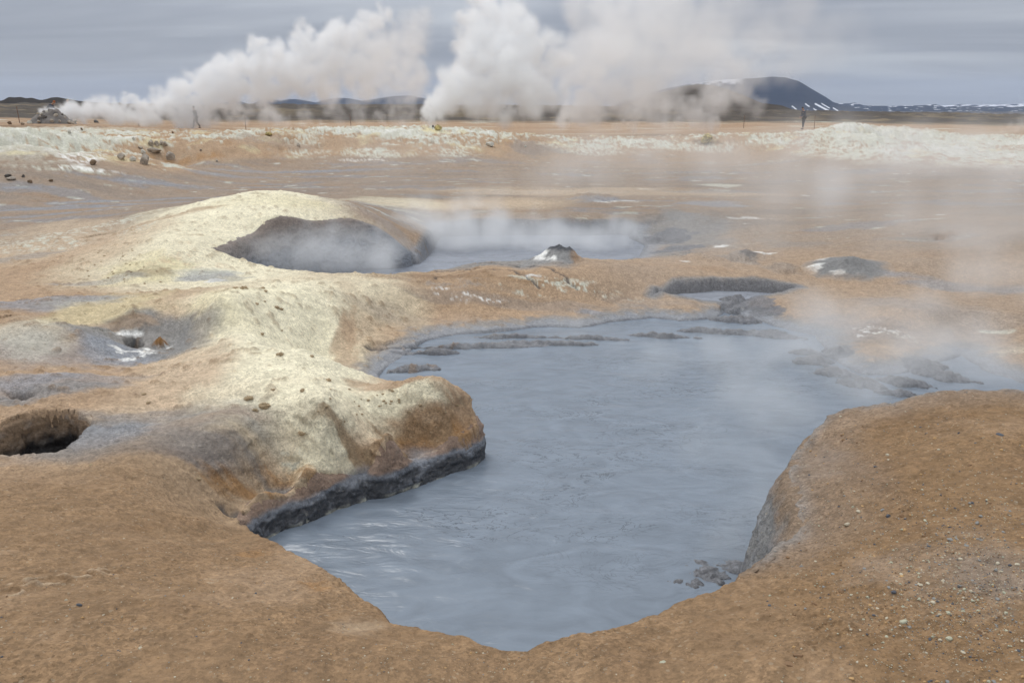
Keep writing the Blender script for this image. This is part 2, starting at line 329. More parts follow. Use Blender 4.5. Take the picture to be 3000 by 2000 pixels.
# low mud ledges standing just proud of the far shores of the main pool
bank_m = np.zeros(X.shape, np.float32)
def lump(u, v, z0, ru, rv, h, seed=0):
    global Z
    c = at_z(u, v, z0); d = np.linalg.norm(c[:2]); rx = ru*K*d/F; r1 = at_z(u, v-rv, z0); r2 = at_z(u, v+rv, z0)
    ry = abs(np.linalg.norm(r1[:2])-np.linalg.norm(r2[:2]))/2
    a = math.atan2(c[0], c[1]); m = (np.abs(X-c[0]) < (rx+ry)*2) & (np.abs(Y-c[1]) < (rx+ry)*2)
    x, y = X[m]-c[0], Y[m]-c[1]
    s = (x*math.cos(a)-y*math.sin(a))/rx; q = (x*math.sin(a)+y*math.cos(a))/ry
    k = 1-np.hypot(s, q)+.55*fbm(X[m]*1.3/max(rx, .2)+seed, Y[m]*1.3/max(rx, .2), 4)
    top = z0-.012+h*np.clip(k, 0, 1)**.7*(1+.35*ridged(X[m]*7+seed, Y[m]*7, 3))+.026*fbm(X[m]*12+seed, Y[m]*12, 4, .6)
    Z[m] = np.where(k > 0, np.maximum(Z[m], top), Z[m])
    if z0 < -.5: bank_m[m] = np.maximum(bank_m[m], sstep(-.05, .12, k))
BANKS = [(1100,797,170,5,.06,1),(1250,790,150,4,.06,2),(1000,812,80,4,.06,3),(950,850,70,6,.06,4),(1500,772,110,5,.07,5),(1620,762,90,4,.06,6),(1690,765,60,5,.06,7),
        (1870,832,50,10,.08,8),(1915,858,52,9,.08,9),(1985,884,62,10,.07,10),(2070,878,62,10,.07,11),(1855,812,44,6,.06,12),(1925,815,34,12,.10,13),(1700,738,70,6,.08,14),(2120,845,46,14,.10,31),(2180,868,60,10,.07,32),(2060,905,60,6,.07,33),
        (1180,775,120,4,.06,21),(1350,778,100,4,.06,22),(1780,770,80,8,.06,23),(1690,706,36,16,.15,24),(1740,714,40,9,.12,25),(1668,702,20,12,.13,26),(1760,728,44,7,.09,27)]
SPLASH = [(1620,1315,60,26,.030,15),(1690,1300,44,20,.034,17),(1575,1340,60,16,.018,16),(1650,1335,50,14,.024,20),(1610,1290,50,10,.018,30)]
for u, v, ru, rv, h, s in BANKS+SPLASH: lump(u, v, MUD, ru, rv, h, s)
for u, v, ru, rv, h, s in [(1530,560,70,10,.12,1),(1500,535,60,6,.12,2),(1560,585,60,8,.14,3)]:
    lump(u, v, FARMUD, ru, rv, h, s)
# grassless hummocks and wet mounds on the far flats
for u, v, z, ru, rv, h, s in [(1370,455,-.24,80,6,.12,1),(1800,612,-.25,34,10,.05,3),(1715,585,-.25,40,10,.07,5),(1620,592,-.26,60,8,.07,6)]:
    lump(u, v, z, ru, rv, h, s)

# scuffed footprints in the foreground crust
scuff_m = np.zeros(X.shape, np.float32)
def scuff(u, v, ru, rv, dep, tilt=0.0):
    global Z
    c = at_z(u, v, .42); d = np.linalg.norm(c[:2]); rx = ru*K*d/F; ry = abs(np.linalg.norm(at_z(u, v-rv, .42)[:2])-np.linalg.norm(at_z(u, v+rv, .42)[:2]))/2
    x, y = X-c[0], Y-c[1]; m = np.hypot(x, y) < 3*(rx+ry); x, y = x[m], y[m]; x, y = x*math.cos(tilt)+y*math.sin(tilt), -x*math.sin(tilt)+y*math.cos(tilt)
    dep *= .55; q = np.hypot(x/rx, y/ry)+.75*fbm(X[m]*8+u, Y[m]*8, 4)
    Z[m] += -dep*sstep(1.0, .5, q)+dep*.8*sstep(.8, 1.1, q)*sstep(1.6, 1.15, q)+.4*dep*sstep(1.7, 1.0, q)*ridged(X[m]*16, Y[m]*16, 3)
    scuff_m[m] = np.maximum(scuff_m[m], sstep(.85, 1.1, q)*sstep(1.6, 1.15, q)*sstep(-.2, .3, fbm(X[m]*12, Y[m]*12+u, 3)))
for a_ in [(120,1335,34,12,.020,.6),(190,1300,30,10,.016,.4),(240,1282,36,7,.010,.3),(70,1350,24,8,.012,.5),(15,1390,24,14,.018,0),(480,1275,30,8,.006,.2),(1880,1350,30,14,.012,.3),(1960,1400,40,16,.012,.1),(2060,1420,34,12,.010,.6),(1900,1500,40,14,.012,.2),(1860,1540,30,10,.010,0)]: scuff(*a_)
# fine crumbling relief
g = sstep(30, 6, RR)
fb_c = fbm(X*1.2+60, Y*1.2, 2); nf = fbm(X*9, Y*9, 3); nf2 = fbm(X*24+4, Y*24, 3, .6)
nfr = ridged(X*6.3+2, Y*6.3, 3)
Z += g*(.012*nf+.015*nfr*sstep(-.2, .6, fb_c+.3*(X > 1.0)))*sstep(-.6, -.3, Z)
Z += sstep(14, 4, RR)*.0065*nf2*(1+.8*fb_c)
clump = sstep(.30, .62, fbm(X*7+31, Y*7, 4)+.35*fbm(X*1.3, Y*1.3+40, 2))     # crumbs of crust lying on the mounds
LEFT = sstep(.3, -.6, X)*sstep(5.2, 6.2, RR)*sstep(24, 15, RR)
Z += clump*LEFT*.022
# wall faces: layered, crumbled relief by pushing the steep cells about
dzr = np.gradient(Z, axis=0)/np.gradient(RR, axis=0); dzt = np.gradient(Z, axis=1)/(np.gradient(TH, axis=1)*np.maximum(RR, .3))
steep = np.clip(np.hypot(dzr, dzt), 0, 6)
st = sstep(.6, 2.0, steep)*sstep(40, 20, RR)
scl = np.clip(RR/6, .4, 2.5)
off = st*scl*sstep(11, 7.5, RR)*(.038*fbm((X*4+Z*5)/scl, (Z*8+Y*3)/scl, 3)+.016*fbm((X+Y)*9/scl, Z*26/scl, 2))
nl = np.hypot(dzr, dzt)+1e-6
ox = (dzr*np.sin(TH)+dzt*np.cos(TH))/nl; oy = (dzr*np.cos(TH)-dzt*np.sin(TH))/nl
XX = X+ox*off; YY = Y+oy*off

def ground_z(x, y):
    r = math.hypot(x, y); t = math.atan2(x, y)
    fi = np.interp(r, rs, np.arange(NR)); fj = np.interp(t, th, np.arange(NT))
    i, j = min(int(fi), NR-2), min(int(fj), NT-2); a, b = fi-i, fj-j
    return float((Z[i, j]*(1-b)+Z[i, j+1]*b)*(1-a)+(Z[i+1, j]*(1-b)+Z[i+1, j+1]*b)*a)
def hit(u, v):
    """the ground point the photographer sees there"""
    d = ray(u, v); hd = math.hypot(d[0], d[1]); t = math.atan2(d[0], d[1]); sl = d[2]/hd
    j = np.interp(t, th, np.arange(NT)); j0 = min(int(j), NT-2); b = j-j0
    prof = Z[:, j0]*(1-b)+Z[:, j0+1]*b
    line = H+sl*rs; k = np.nonzero((prof >= line) & (rs > 1.2))[0]
    if len(k) == 0: r = 400.0
    else:
        k = k[0]; a0 = line[k-1]-prof[k-1]; a1 = prof[k]-line[k]; r = rs[k-1]+(rs[k]-rs[k-1])*a0/(a0+a1+1e-9)
    x, y = r*math.sin(t), r*math.cos(t)
    return np.array([x, y, H+sl*r])

# ------------------------------------------------------------------ mineral colours of the ground
C = {k: np.array(v, np.float32) for k, v in dict(
 brown=(.250,.158,.083), tan=(.40,.280,.180), pinktan=(.345,.275,.215), pale=(.56,.44,.31), cream=(.80,.745,.555), yellow=(.66,.59,.36),
 grey=(.235,.235,.232), blue=(.255,.275,.31), rust=(.36,.185,.062), orange=(.34,.215,.125), white=(.80,.80,.77), dark=(.060,.064,.072), crust=(.56,.56,.47),
 mauve=(.27,.228,.195), dbrown=(.17,.105,.058), lava=(.065,.053,.042), moss=(.20,.155,.092), wet=(.17,.175,.19), pit_shade=(.022,.021,.022)).items()}
COL = np.empty(X.shape+(3,), np.float32); COL[:] = C['tan']
def lay(c, m):
    global COL
    m = np.clip(m, 0, 1)[..., None]; COL += (C[c]-COL)*m
Xc = X+.7*Z; Yc = Y+1.9*Z      # so that veins do not run straight down the walls
fb1 = fbm(X*.55, Y*.55, 3); fb2 = fbm(Xc*2.1+8, Yc*2.1, 4); fb3 = fbm(Xc*7+3, Yc*7+1, 3); fb4 = fbm(Xc*22+3, Yc*22+1, 2); fb0 = fbm(X*.16, Y*.16+3, 4)
def blob(c, u, v, ru, rv, k=1.0, soft=.5, rough=.5, patch=None):
    """patch of mineral colour, laid round the ground point (u, v)"""
    p = hit(u, v); d = math.hypot(p[0], p[1]); rx = max(ru*K*d/F, .01)
    a, b = hit(u, v-rv), hit(u, v+rv); ry = min(abs(math.hypot(a[0], a[1])-math.hypot(b[0], b[1]))/2, rv*K*d/F*9); ry = max(ry, rv*K*d/F)
    az = math.atan2(p[0], p[1]); big = (rx+ry)*2.2
    m = (np.abs(X-p[0]) < big) & (np.abs(Y-p[1]) < big)
    x, y = X[m]-p[0], Y[m]-p[1]
    s = (x*math.cos(az)-y*math.sin(az))/rx; q = (x*math.sin(az)+y*math.cos(az))/ry
    f = 1-np.hypot(s, q)+rough*(fbm(X[m]*1.1/max(rx, .1)+u, Y[m]*1.1/max(ry, .1)*1.2+v, 4))
    t = sstep(0, soft, f)*k
    if patch: t = t*sstep(patch[0], patch[1], .6*fb3[m]+.4*fb4[m]+.3*fb2[m])
    COL[m] += (C[c]-COL[m])*t[:, None]

# plain between the pools and the bank
plain = sstep(13, 17, RR)*sstep(48, 30, RR)
lay('pinktan', plain*.85)
st1 = fbm(X*.22+7, Y*.62, 5); st2 = fbm(X*.45, Y*1.6+11, 5); st3 = fbm(X*.9+3, Y*3.0, 4)
lay('orange', plain*sstep(.12, .45, st2)*.45)
lay('mauve', plain*sstep(.05, .35, -st1)*.55)
lay('blue', plain*sstep(.18, .34, st1+.25*st3)*.5)
lay('grey', plain*sstep(.30, .5, st2*.7+.4*st3)*.45)
lay('crust', plain*sstep(.42, .6, st3+.3*st1)*.7)
lay('white', plain*sstep(.55, .75, st3+.2*st2)*.5)
COL *= (1-.16*plain)[..., None]
# bank: tan soil under pale greenish crust
bk = sstep(-.12, .12, Z)*sstep(27, 30, RR)*sstep(58, 50, RR)
lay('tan', bk)
lay('rust', bk*.25*sstep(0, .4, fb1))
bias = np.interp(TH, np.radians(np.array([-40, -33, -28, -22, -15, -11, -4, 0, 6, 12, 20, 26, 33, 40])), [.10, .10, .0, -.30, -.45, -.15, -.02, -.12, -.05, .0, .05, .28, .35, .3])
cru = .8*fbm(X*.33+2, Y*.33+6, 4)+.55*fbm(X*1.4, Y*1.0+Z*2, 3)+.75*fbm(X*4.5+9, Y*1.5+Z*3, 4)+bias+.5*sstep(.5, .95, Z)
lay('crust', bk*sstep(.02, .20, cru)*.95)
lay('white', bk*sstep(.50, .8, cru+.4*fb2)*.45)
lay('dbrown', bk*sstep(.40, .7, fbm(X*3.2+40, Y*1.2+Z*3, 4))*.55)
lay('yellow', bk*sstep(.42, .6, fbm(X*.5+50, Y*.5, 3)+.15)*.5)
lay('grey', bk*sstep(.35, .7, fb2+.3*fb3)*.35)
# behind the bank
bh = sstep(47, 54, RR)
lay('tan', bh); lay('orange', bh*.75*sstep(-.3, .4, fb0)); lay('dbrown', bh*sstep(R(-14), R(-22), TH)*.55*sstep(-.3, .4, fb1))
lay('crust', bh*sstep(.32, .5, fbm(X*.12+5, Y*.3, 4))*sstep(50, 70, RR)*.7)
lay('moss', sstep(98, 118, RR+8*fb0)); lay('lava', sstep(98, 118, RR+8*fb0)*sstep(-.05, .4, lv+.4*fbm(X*.15, Y*.15, 3)))
lay('moss', sstep(105, 130, RR)*sstep(.0, .5, -fbm(X*.06+9, Y*.02, 3))*.6)

# left: sulphur mounds
blob('pale',560,800,420,200,.9); blob('cream',640,780,260,150,.95,.6); blob('cream',560,500,330,90,.9,.6); blob('yellow',330,610,110,40,.7); blob('yellow',600,700,240,50,.45)
blob('cream',720,900,180,60,.7); blob('pale',150,560,200,60,.6); blob('yellow',250,700,150,35,.55); blob('yellow',620,460,160,18,.5); blob('cream',650,850,200,90,.6)
blob('tan',420,600,120,30,.5,.6,.8,(0,.4)); blob('dbrown',330,625,60,18,.45,.7,.8); blob('brown',480,560,110,40,.45,.6,.8,(0,.45)); blob('dbrown',560,525,140,16,.4,.7,.9,(0,.4))
blob('blue',120,690,160,14,.7); blob('blue',80,800,140,60,.5,.8); blob('blue',230,650,120,8,.4); blob('crust',70,760,130,60,.5,.8)
blob('grey',320,800,150,55,.9,.5); blob('blue',260,820,120,40,.8,.6); blob('grey',430,790,110,28,.6); blob('blue',150,870,180,25,.5)
blob('tan',300,740,90,22,.6,.6,.7); blob('dbrown',290,730,50,10,.45)
blob('white',300,766,44,6,1,.35,.6); blob('white',320,812,50,8,1,.3,.8,(-.1,.15)); blob('white',370,797,40,5,.9,.3,.8,(-.1,.2)); blob('white',295,825,22,5,.9,.3,.7,(-.1,.2))
blob('rust',368,788,16,6,.9,.4); blob('dark',308,790,26,7,.8,.5)
blob('blue',480,632,90,14,.7); blob('crust',480,622,100,10,.5); blob('white',495,644,26,4,.9,.3); blob('grey',530,640,60,8,.5)
blob('grey',300,1000,330,60,.9,.6); blob('blue',240,1000,170,36,.5,.7); blob('grey',430,1030,190,45,.85,.5); blob('wet',330,960,150,16,.4); blob('wet',430,1040,120,24,.45,.8); blob('grey',120,890,160,22,.6); blob('blue',60,870,120,20,.5)
blob('pinktan',480,955,160,22,.6,.7); blob('pinktan',560,945,120,20,.5,.7,.8)
blob('cream',690,780,170,120,.75,.7,.6); blob('cream',560,480,260,50,.6,.7,.6); blob('cream',620,690,160,40,.5,.8)
# brown foreground
fg = sstep(5.6, 4.4, RR+.6*fb1+.5*(X > .6))
rimr = sstep(.6, 1.1, X)*sstep(6.6, 5.6, RR)
blob('tan',300,1250,520,120,.7,.8); blob('rust',560,1130,130,30,.75,.7,.9); blob('rust',660,1110,80,20,.6,.7,.8); blob('rust',330,1220,60,16,.5,.8,.9); blob('pale',700,1300,160,60,.45,.8); blob('pale',900,1430,160,40,.4,.9)
blob('pale',400,1240,200,30,.3,.9); blob('grey',250,1220,140,20,.2,.9)
lay('brown', np.maximum(fg*.85*sstep(-1.2, .6, X*.0+.8+.5*fb1), rimr))
lay('dbrown', np.maximum(fg, rimr)*sstep(.05, .6, fb2+.35*fb3)*.35)
lay('tan', np.maximum(fg, rimr)*sstep(.15, .7, -fb2+.3*fb3)*.35)
blob('tan',620,1330,260,60,.55,.9,.7); blob('tan',700,1290,120,30,.5,.9); blob('rust',720,1340,60,16,.4,.9,.9); blob('rust',590,1270,70,10,.4,.9,.9); blob('pale',820,1440,120,26,.35,.9)
blob('mauve',2200,1300,220,120,.3,.9,.9); blob('grey',2290,1330,120,90,.22,.9,.9); blob('mauve',1900,1050,80,60,.35,.9,.9); blob('dbrown',2150,960,200,40,.35,.9,.9); blob('tan',2000,940,180,14,.3,.9,.9)

# promontory block
blob('cream',900,925,170,42,.9,.5,.6); blob('cream',750,1000,110,36,.6,.7,.7); blob('crust',670,1060,30,16,.8,.4,.8,(-.1,.2)); blob('brown',1000,1000,160,34,.75,.6,.8); blob('brown',850,1040,160,24,.7,.6,.8); blob('rust',960,1040,110,16,.6,.7,.8); blob('rust',1060,990,40,40,.5,.8); blob('rust',720,1090,70,18,.6,.7,.8); blob('tan',800,830,40,70,.7,.6,.9); blob('tan',830,880,50,14,.7,.6)
blob('tan',800,760,30,50,.6,.7,.9)
# bay, low ridge and flats to the right
blob('tan',930,780,120,50,.6,.8); blob('mauve',900,730,130,26,.4,.8,.9); blob('mauve',1150,690,300,26,.55,.7,.9); blob('tan',1000,645,200,16,.5,.8)
blob('grey',1030,650,160,12,.5,.7,.9,(-.1,.3)); blob('dbrown',1000,638,220,8,.5,.8,.9); blob('brown',1250,650,250,10,.5,.7,.9)
blob('white',1075,685,60,12,.9,.5,.9,(.05,.3)); blob('white',1010,668,40,8,.7,.5,.9,(.05,.3)); blob('white',1130,690,40,14,.7,.5,.9,(.1,.35)); blob('crust',1330,655,150,16,.95,.5,.9,(0,.22)); blob('crust',1220,672,120,12,.8,.5,.9,(.08,.3)); blob('crust',1190,635,36,3,.8)
blob('grey',1130,603,150,9,.85,.6); blob('grey',1250,605,90,12,.7,.6); blob('blue',1100,600,110,6,.5); blob('tan',1450,612,260,10,.5,.8); blob('rust',1600,612,140,8,.3,.9)
blob('white',1215,633,26,2.5,.9,.4,.7); blob('orange',1565,601,20,2,.8); blob('white',1575,600,14,2,.7)
blob('blue',1370,718,70,7,.85,.5); blob('grey',1440,700,50,8,.6,.6,.9); blob('grey',1250,735,50,8,.6,.6); blob('mauve',1500,700,260,14,.35,.8,.9)
blob('grey',1560,555,180,50,.8,.6,.9); blob('dark',1560,580,100,16,.5,.8,.9,(-.1,.3)); blob('grey',1700,580,60,14,.7,.6,.9); blob('dark',1720,575,24,8,.5); blob('white',1655,566,22,3,.8,.4); blob('white',1750,578,40,2.5,.7,.4); blob('grey',1850,560,120,10,.5,.7,.9); blob('grey',1600,500,160,22,.4,.8,.9)
blob('white',1910,617,44,8,.95,.35,.7,(-.4,0)); blob('blue',1970,628,110,16,.75,.6); blob('grey',1945,612,60,14,.8,.5); blob('grey',1800,610,60,12,.5,.7)
blob('blue',2200,662,200,14,.85,.6); blob('blue',2080,630,140,7,.6); blob('grey',1980,790,140,60,.35,.8,.9); blob('blue',1950,760,190,40,.55,.8); blob('grey',2200,720,200,40,.4,.8,.9); blob('blue',2100,700,150,20,.4,.8)
blob('white',2010,762,60,10,.8,.5,.9,(-.1,.25)); blob('crust',2060,770,70,10,.5,.6,.9,(-.1,.25)); blob('crust',2290,763,40,5,.7,.5); blob('crust',2320,800,60,16,.4,.6,.9)
blob('rust',2150,585,130,16,.35,.8,.9); blob('brown',2250,510,120,22,.45,.8,.9); blob('dbrown',2170,540,40,8,.6,.6); blob('grey',2100,548,60,6,.6,.6)
blob('white',1410,462,60,4,.6,.4,.8,(-.2,.2)); blob('blue',1370,455,90,8,.6); blob('pale',1300,440,500,14,.6,.8); blob('pale',1100,470,300,26,.7,.8); blob('cream',900,465,160,16,.5,.8); blob('grey',1000,452,90,4,.6); blob('blue',1640,468,90,8,.6); blob('white',1720,500,50,3,.5,.4,.9); blob('crust',1660,425,60,4,.7,.5)
for u, v, ru in [(150,490,150),(300,470,220),(220,462,120),(60,480,100),(450,455,160)]: blob('blue',u,v,ru,3,.6,.5,.6)
for u, v, ru in [(60,430,80),(350,420,150),(600,395,200),(800,390,180),(500,400,120)]: blob('blue',u,v,ru,4,.55,.6,.8)
blob('orange',420,490,120,5,.6,.7,.8); blob('orange',100,488,140,3,.5,.7,.8); blob('crust',150,540,160,20,.8,.5,.9,(0,.25)); blob('crust',330,520,60,10,.7,.5,.9,(0,.25)); blob('crust',60,560,100,16,.8,.5,.9,(0,.3)); blob('grey',60,590,90,8,.5)
# bank details
for c, u, v, ru, rv, k in [('crust',120,320,150,14,.9),('crust',180,345,120,16,.8),('white',190,360,50,10,.8),('crust',150,385,120,10,.9),('white',200,388,60,6,.8),('tan',450,350,160,22,.9),('rust',420,372,90,8,.5),('pinktan',620,325,110,18,.6),
    ('crust',690,320,60,16,.9),('crust',700,352,60,12,.7),('tan',780,335,60,20,.8),('crust',860,355,90,14,.95),('white',830,368,60,5,.6),('tan',940,340,40,20,.8),('tan',870,318,50,12,.6),('yellow',990,297,26,8,.9),('yellow',40,350,50,6,.6),('crust',1050,350,60,14,.95),('crust',1030,320,50,10,.7),('tan',1130,345,60,18,.9),('mauve',1230,340,70,20,.8),('crust',1350,345,130,14,.8),
    ('crust',1560,335,160,16,.8),('dbrown',1620,326,34,10,.8),('tan',1730,340,70,12,.8),('crust',2000,330,160,26,.9),('white',2060,340,100,12,.4),('crust',2200,320,120,16,.8)]:
    blob(c, u, v, ru, rv, k, .6, .9, (-.25, .2) if c in ('crust', 'white') else None)
for u, v, ru in [(1080,283,70),(1140,286,60),(1100,279,60),(700,284,60),(1900,281,120)]: blob('crust', u, v, ru, 1.2, .85, .5, .9)
blob('dbrown',60,290,120,10,.6,.8); blob('dbrown',250,292,120,5,.5,.8); blob('grey',120,280,40,8,.7)

blob('tan',2010,810,110,34,.9,.5,.6); blob('pinktan',2200,800,160,34,.6,.8,.8); blob('pale',2040,800,70,14,.4,.8)
for u, v, ru, rv, h, q_ in BANKS:
    blob('wet', u, v-2, ru*1.1, rv*1.3, .8, .5, .9); blob('dark', u, v, ru, rv, .4, .6, .9)
for u, v, ru, rv, h, q_ in SPLASH: blob('wet', u, v-2, ru*1.1, rv*1.2, .9, .5, .8); blob('dark', u, v, ru*.8, rv*.8, .45, .6, .9)
blob('crust',1690,1306,34,12,.5,.5,.9,(.0,.3))
blob('dark',1692,706,30,16,.6,.5,.9); blob('dark',1735,716,30,8,.4,.6,.9)
lay('pinktan', sstep(.2, 1.6, X)*sstep(6.6, 8.0, RR)*sstep(20, 14, RR)*sstep(.22, .30, COL[..., 0])*sstep(.5, .42, COL[..., 0])*(.45+.25*fb1))
# wet zones: colour belongs to soaked grey mud on the pool walls and shores
def wet_band(name, level, h, c, k, inside=-.25):
    s = depth_mask[name]
    m = sstep(level+h*1.15, level+h*.75, Z+.07*fb2*min(1, h*3)+.03*fb3)*sstep(inside*1.0, inside*.3, s)
    lay(c, m*k)
wet_band('main', MUD, .09, 'grey', .8, -.5)
wet_band('main', MUD, .055, 'blue', .75, -.35)
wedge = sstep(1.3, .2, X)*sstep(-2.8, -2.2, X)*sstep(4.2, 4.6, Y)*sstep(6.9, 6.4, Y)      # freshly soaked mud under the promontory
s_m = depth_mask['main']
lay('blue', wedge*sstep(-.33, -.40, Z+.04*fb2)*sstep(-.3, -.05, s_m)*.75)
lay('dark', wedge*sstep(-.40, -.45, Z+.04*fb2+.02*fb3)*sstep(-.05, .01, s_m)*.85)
lay('crust', wedge*sstep(-.51, -.53, Z+.02*fb3)*sstep(0, .3, fb2)*.5)
rw = sstep(.9, 1.2, X)*sstep(1.2, 2.2, Y)*sstep(5.6, 4.6, Y)          # splashed grey inside of the right bank
lay('mauve', rw*sstep(-.45, -.05, s_m+.12*fb2)*sstep(2.6, 3.2, Y)*.4); lay('grey', rw*sstep(-.10, .05, s_m+.05*fb2)*.85); lay('wet', rw*sstep(.06, .16, s_m+.04*fb3)*.8)
lay('brown', sstep(3.6, 3.0, Y)*sstep(-.0, .05, s_m)*sstep(-.2, 0, Z)*.8)
lay('mauve', sstep(-.02, .12, depth_mask['far']+.08*fb2)*.85); lay('wet', sstep(.06, .3, depth_mask['far']+.12*fb2)*.9); wet_band('far', FARMUD, .40, 'grey', .8, -.1); wet_band('far', FARMUD, .28, 'blue', .7, -.4); wet_band('far', FARMUD, .34, 'wet', .5, -.05)
wet_band('pond', POND, .26, 'grey', .8, -.15); wet_band('pond', POND, .2, 'wet', .7, -.06)
lay('dbrown', sstep(.0, .04, depth_mask['pit'])*.8); lay('wet', sstep(.02, .06, depth_mask['pit'])*sstep(-.1, .3, fb2+.5*fb3)*.5); lay('pit_shade', sstep(.02, .06, depth_mask['pit'])*sstep(.05, -.03, Z+.07*fb2+.03*fb3))  # shade of the deep pit painted in, brown then near black
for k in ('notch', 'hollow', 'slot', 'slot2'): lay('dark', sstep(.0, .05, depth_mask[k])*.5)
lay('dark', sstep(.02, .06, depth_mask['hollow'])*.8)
lay('wet', bank_m*.85*sstep(-.30, -.36, Z)); lay('dark', bank_m*sstep(-.1, .5, fb2+.4*fb3)*.3); lay('dark', crack_m*.75); lay('pale', scuff_m*.6*(X < 0))
lay('brown', clump*LEFT*.45)
# grain
COL *= (1+.10*fb3+.10*fb4*sstep(20, 8, RR))[..., None]
COL *= (1+.05*fb2)[..., None]
COL = np.clip(COL, .01, .9)
wetness = np.zeros(X.shape)
for nme, lv_ in (('main', MUD), ('far', FARMUD), ('pond', POND)): wetness = np.maximum(wetness, sstep(lv_+.20, lv_+.03, Z+.04*fb2)*sstep(-.7, -.1, depth_mask[nme]))

def grid_mesh(name, Xg, Yg, Zg, colr=None, wet=None, keep=None, wrap=False):
    nr, nt = Xg.shape
    V = np.stack([Xg, Yg, Zg], -1).reshape(-1, 3).astype(np.float32)
    idx = np.arange(nr*nt).reshape(nr, nt)
    a, b, c, d = idx[:-1, :-1], idx[:-1, 1:], idx[1:, 1:], idx[1:, :-1]
    if wrap:
        a = idx[:-1]; b = np.roll(idx, -1, 1)[:-1]; c = np.roll(idx, -1, 1)[1:]; d = idx[1:]
    Q = np.stack([a, d, c, b], -1).reshape(-1, 4)
    Q = Q[:, ::-1]
    if keep is not None:
        kq = keep.reshape(-1)[Q].any(1); Q = Q[kq]
        used = np.unique(Q); mp = np.full(len(V), -1); mp[used] = np.arange(len(used)); V = V[used]; Q = mp[Q]
    me = bpy.data.meshes.new(name)
    me.vertices.add(len(V)); me.vertices.foreach_set('co', V.ravel())
    me.loops.add(Q.size); me.loops.foreach_set('vertex_index', Q.ravel().astype(np.int32))
    me.polygons.add(len(Q)); me.polygons.foreach_set('loop_start', np.arange(0, Q.size, 4, dtype=np.int32))
    me.update(calc_edges=True)
    me.polygons.foreach_set('use_smooth', np.ones(len(Q), bool))
    if colr is not None:
        cc = np.concatenate([colr.reshape(-1, 3), np.ones((colr.shape[0]*colr.shape[1], 1))], 1).astype(np.float32)
        if keep is not None: cc = cc[used]
        at = me.color_attributes.new('mineral', 'FLOAT_COLOR', 'POINT'); at.data.foreach_set('color', cc.ravel())
    if wet is not None:
        ww = wet.reshape(-1).astype(np.float32)
        if keep is not None: ww = ww[used]
        at = me.attributes.new('wetness', 'FLOAT', 'POINT'); at.data.foreach_set('value', ww)
    return me
def link(name, me, mat=None, parent=None, **props):
    o = bpy.data.objects.new(name, me); col.objects.link(o)
    if mat is not None and me is not None and len(me.materials) == 0: me.materials.append(mat)
    if parent: o.parent = parent
    for k, v in props.items(): o[k] = v
    return o

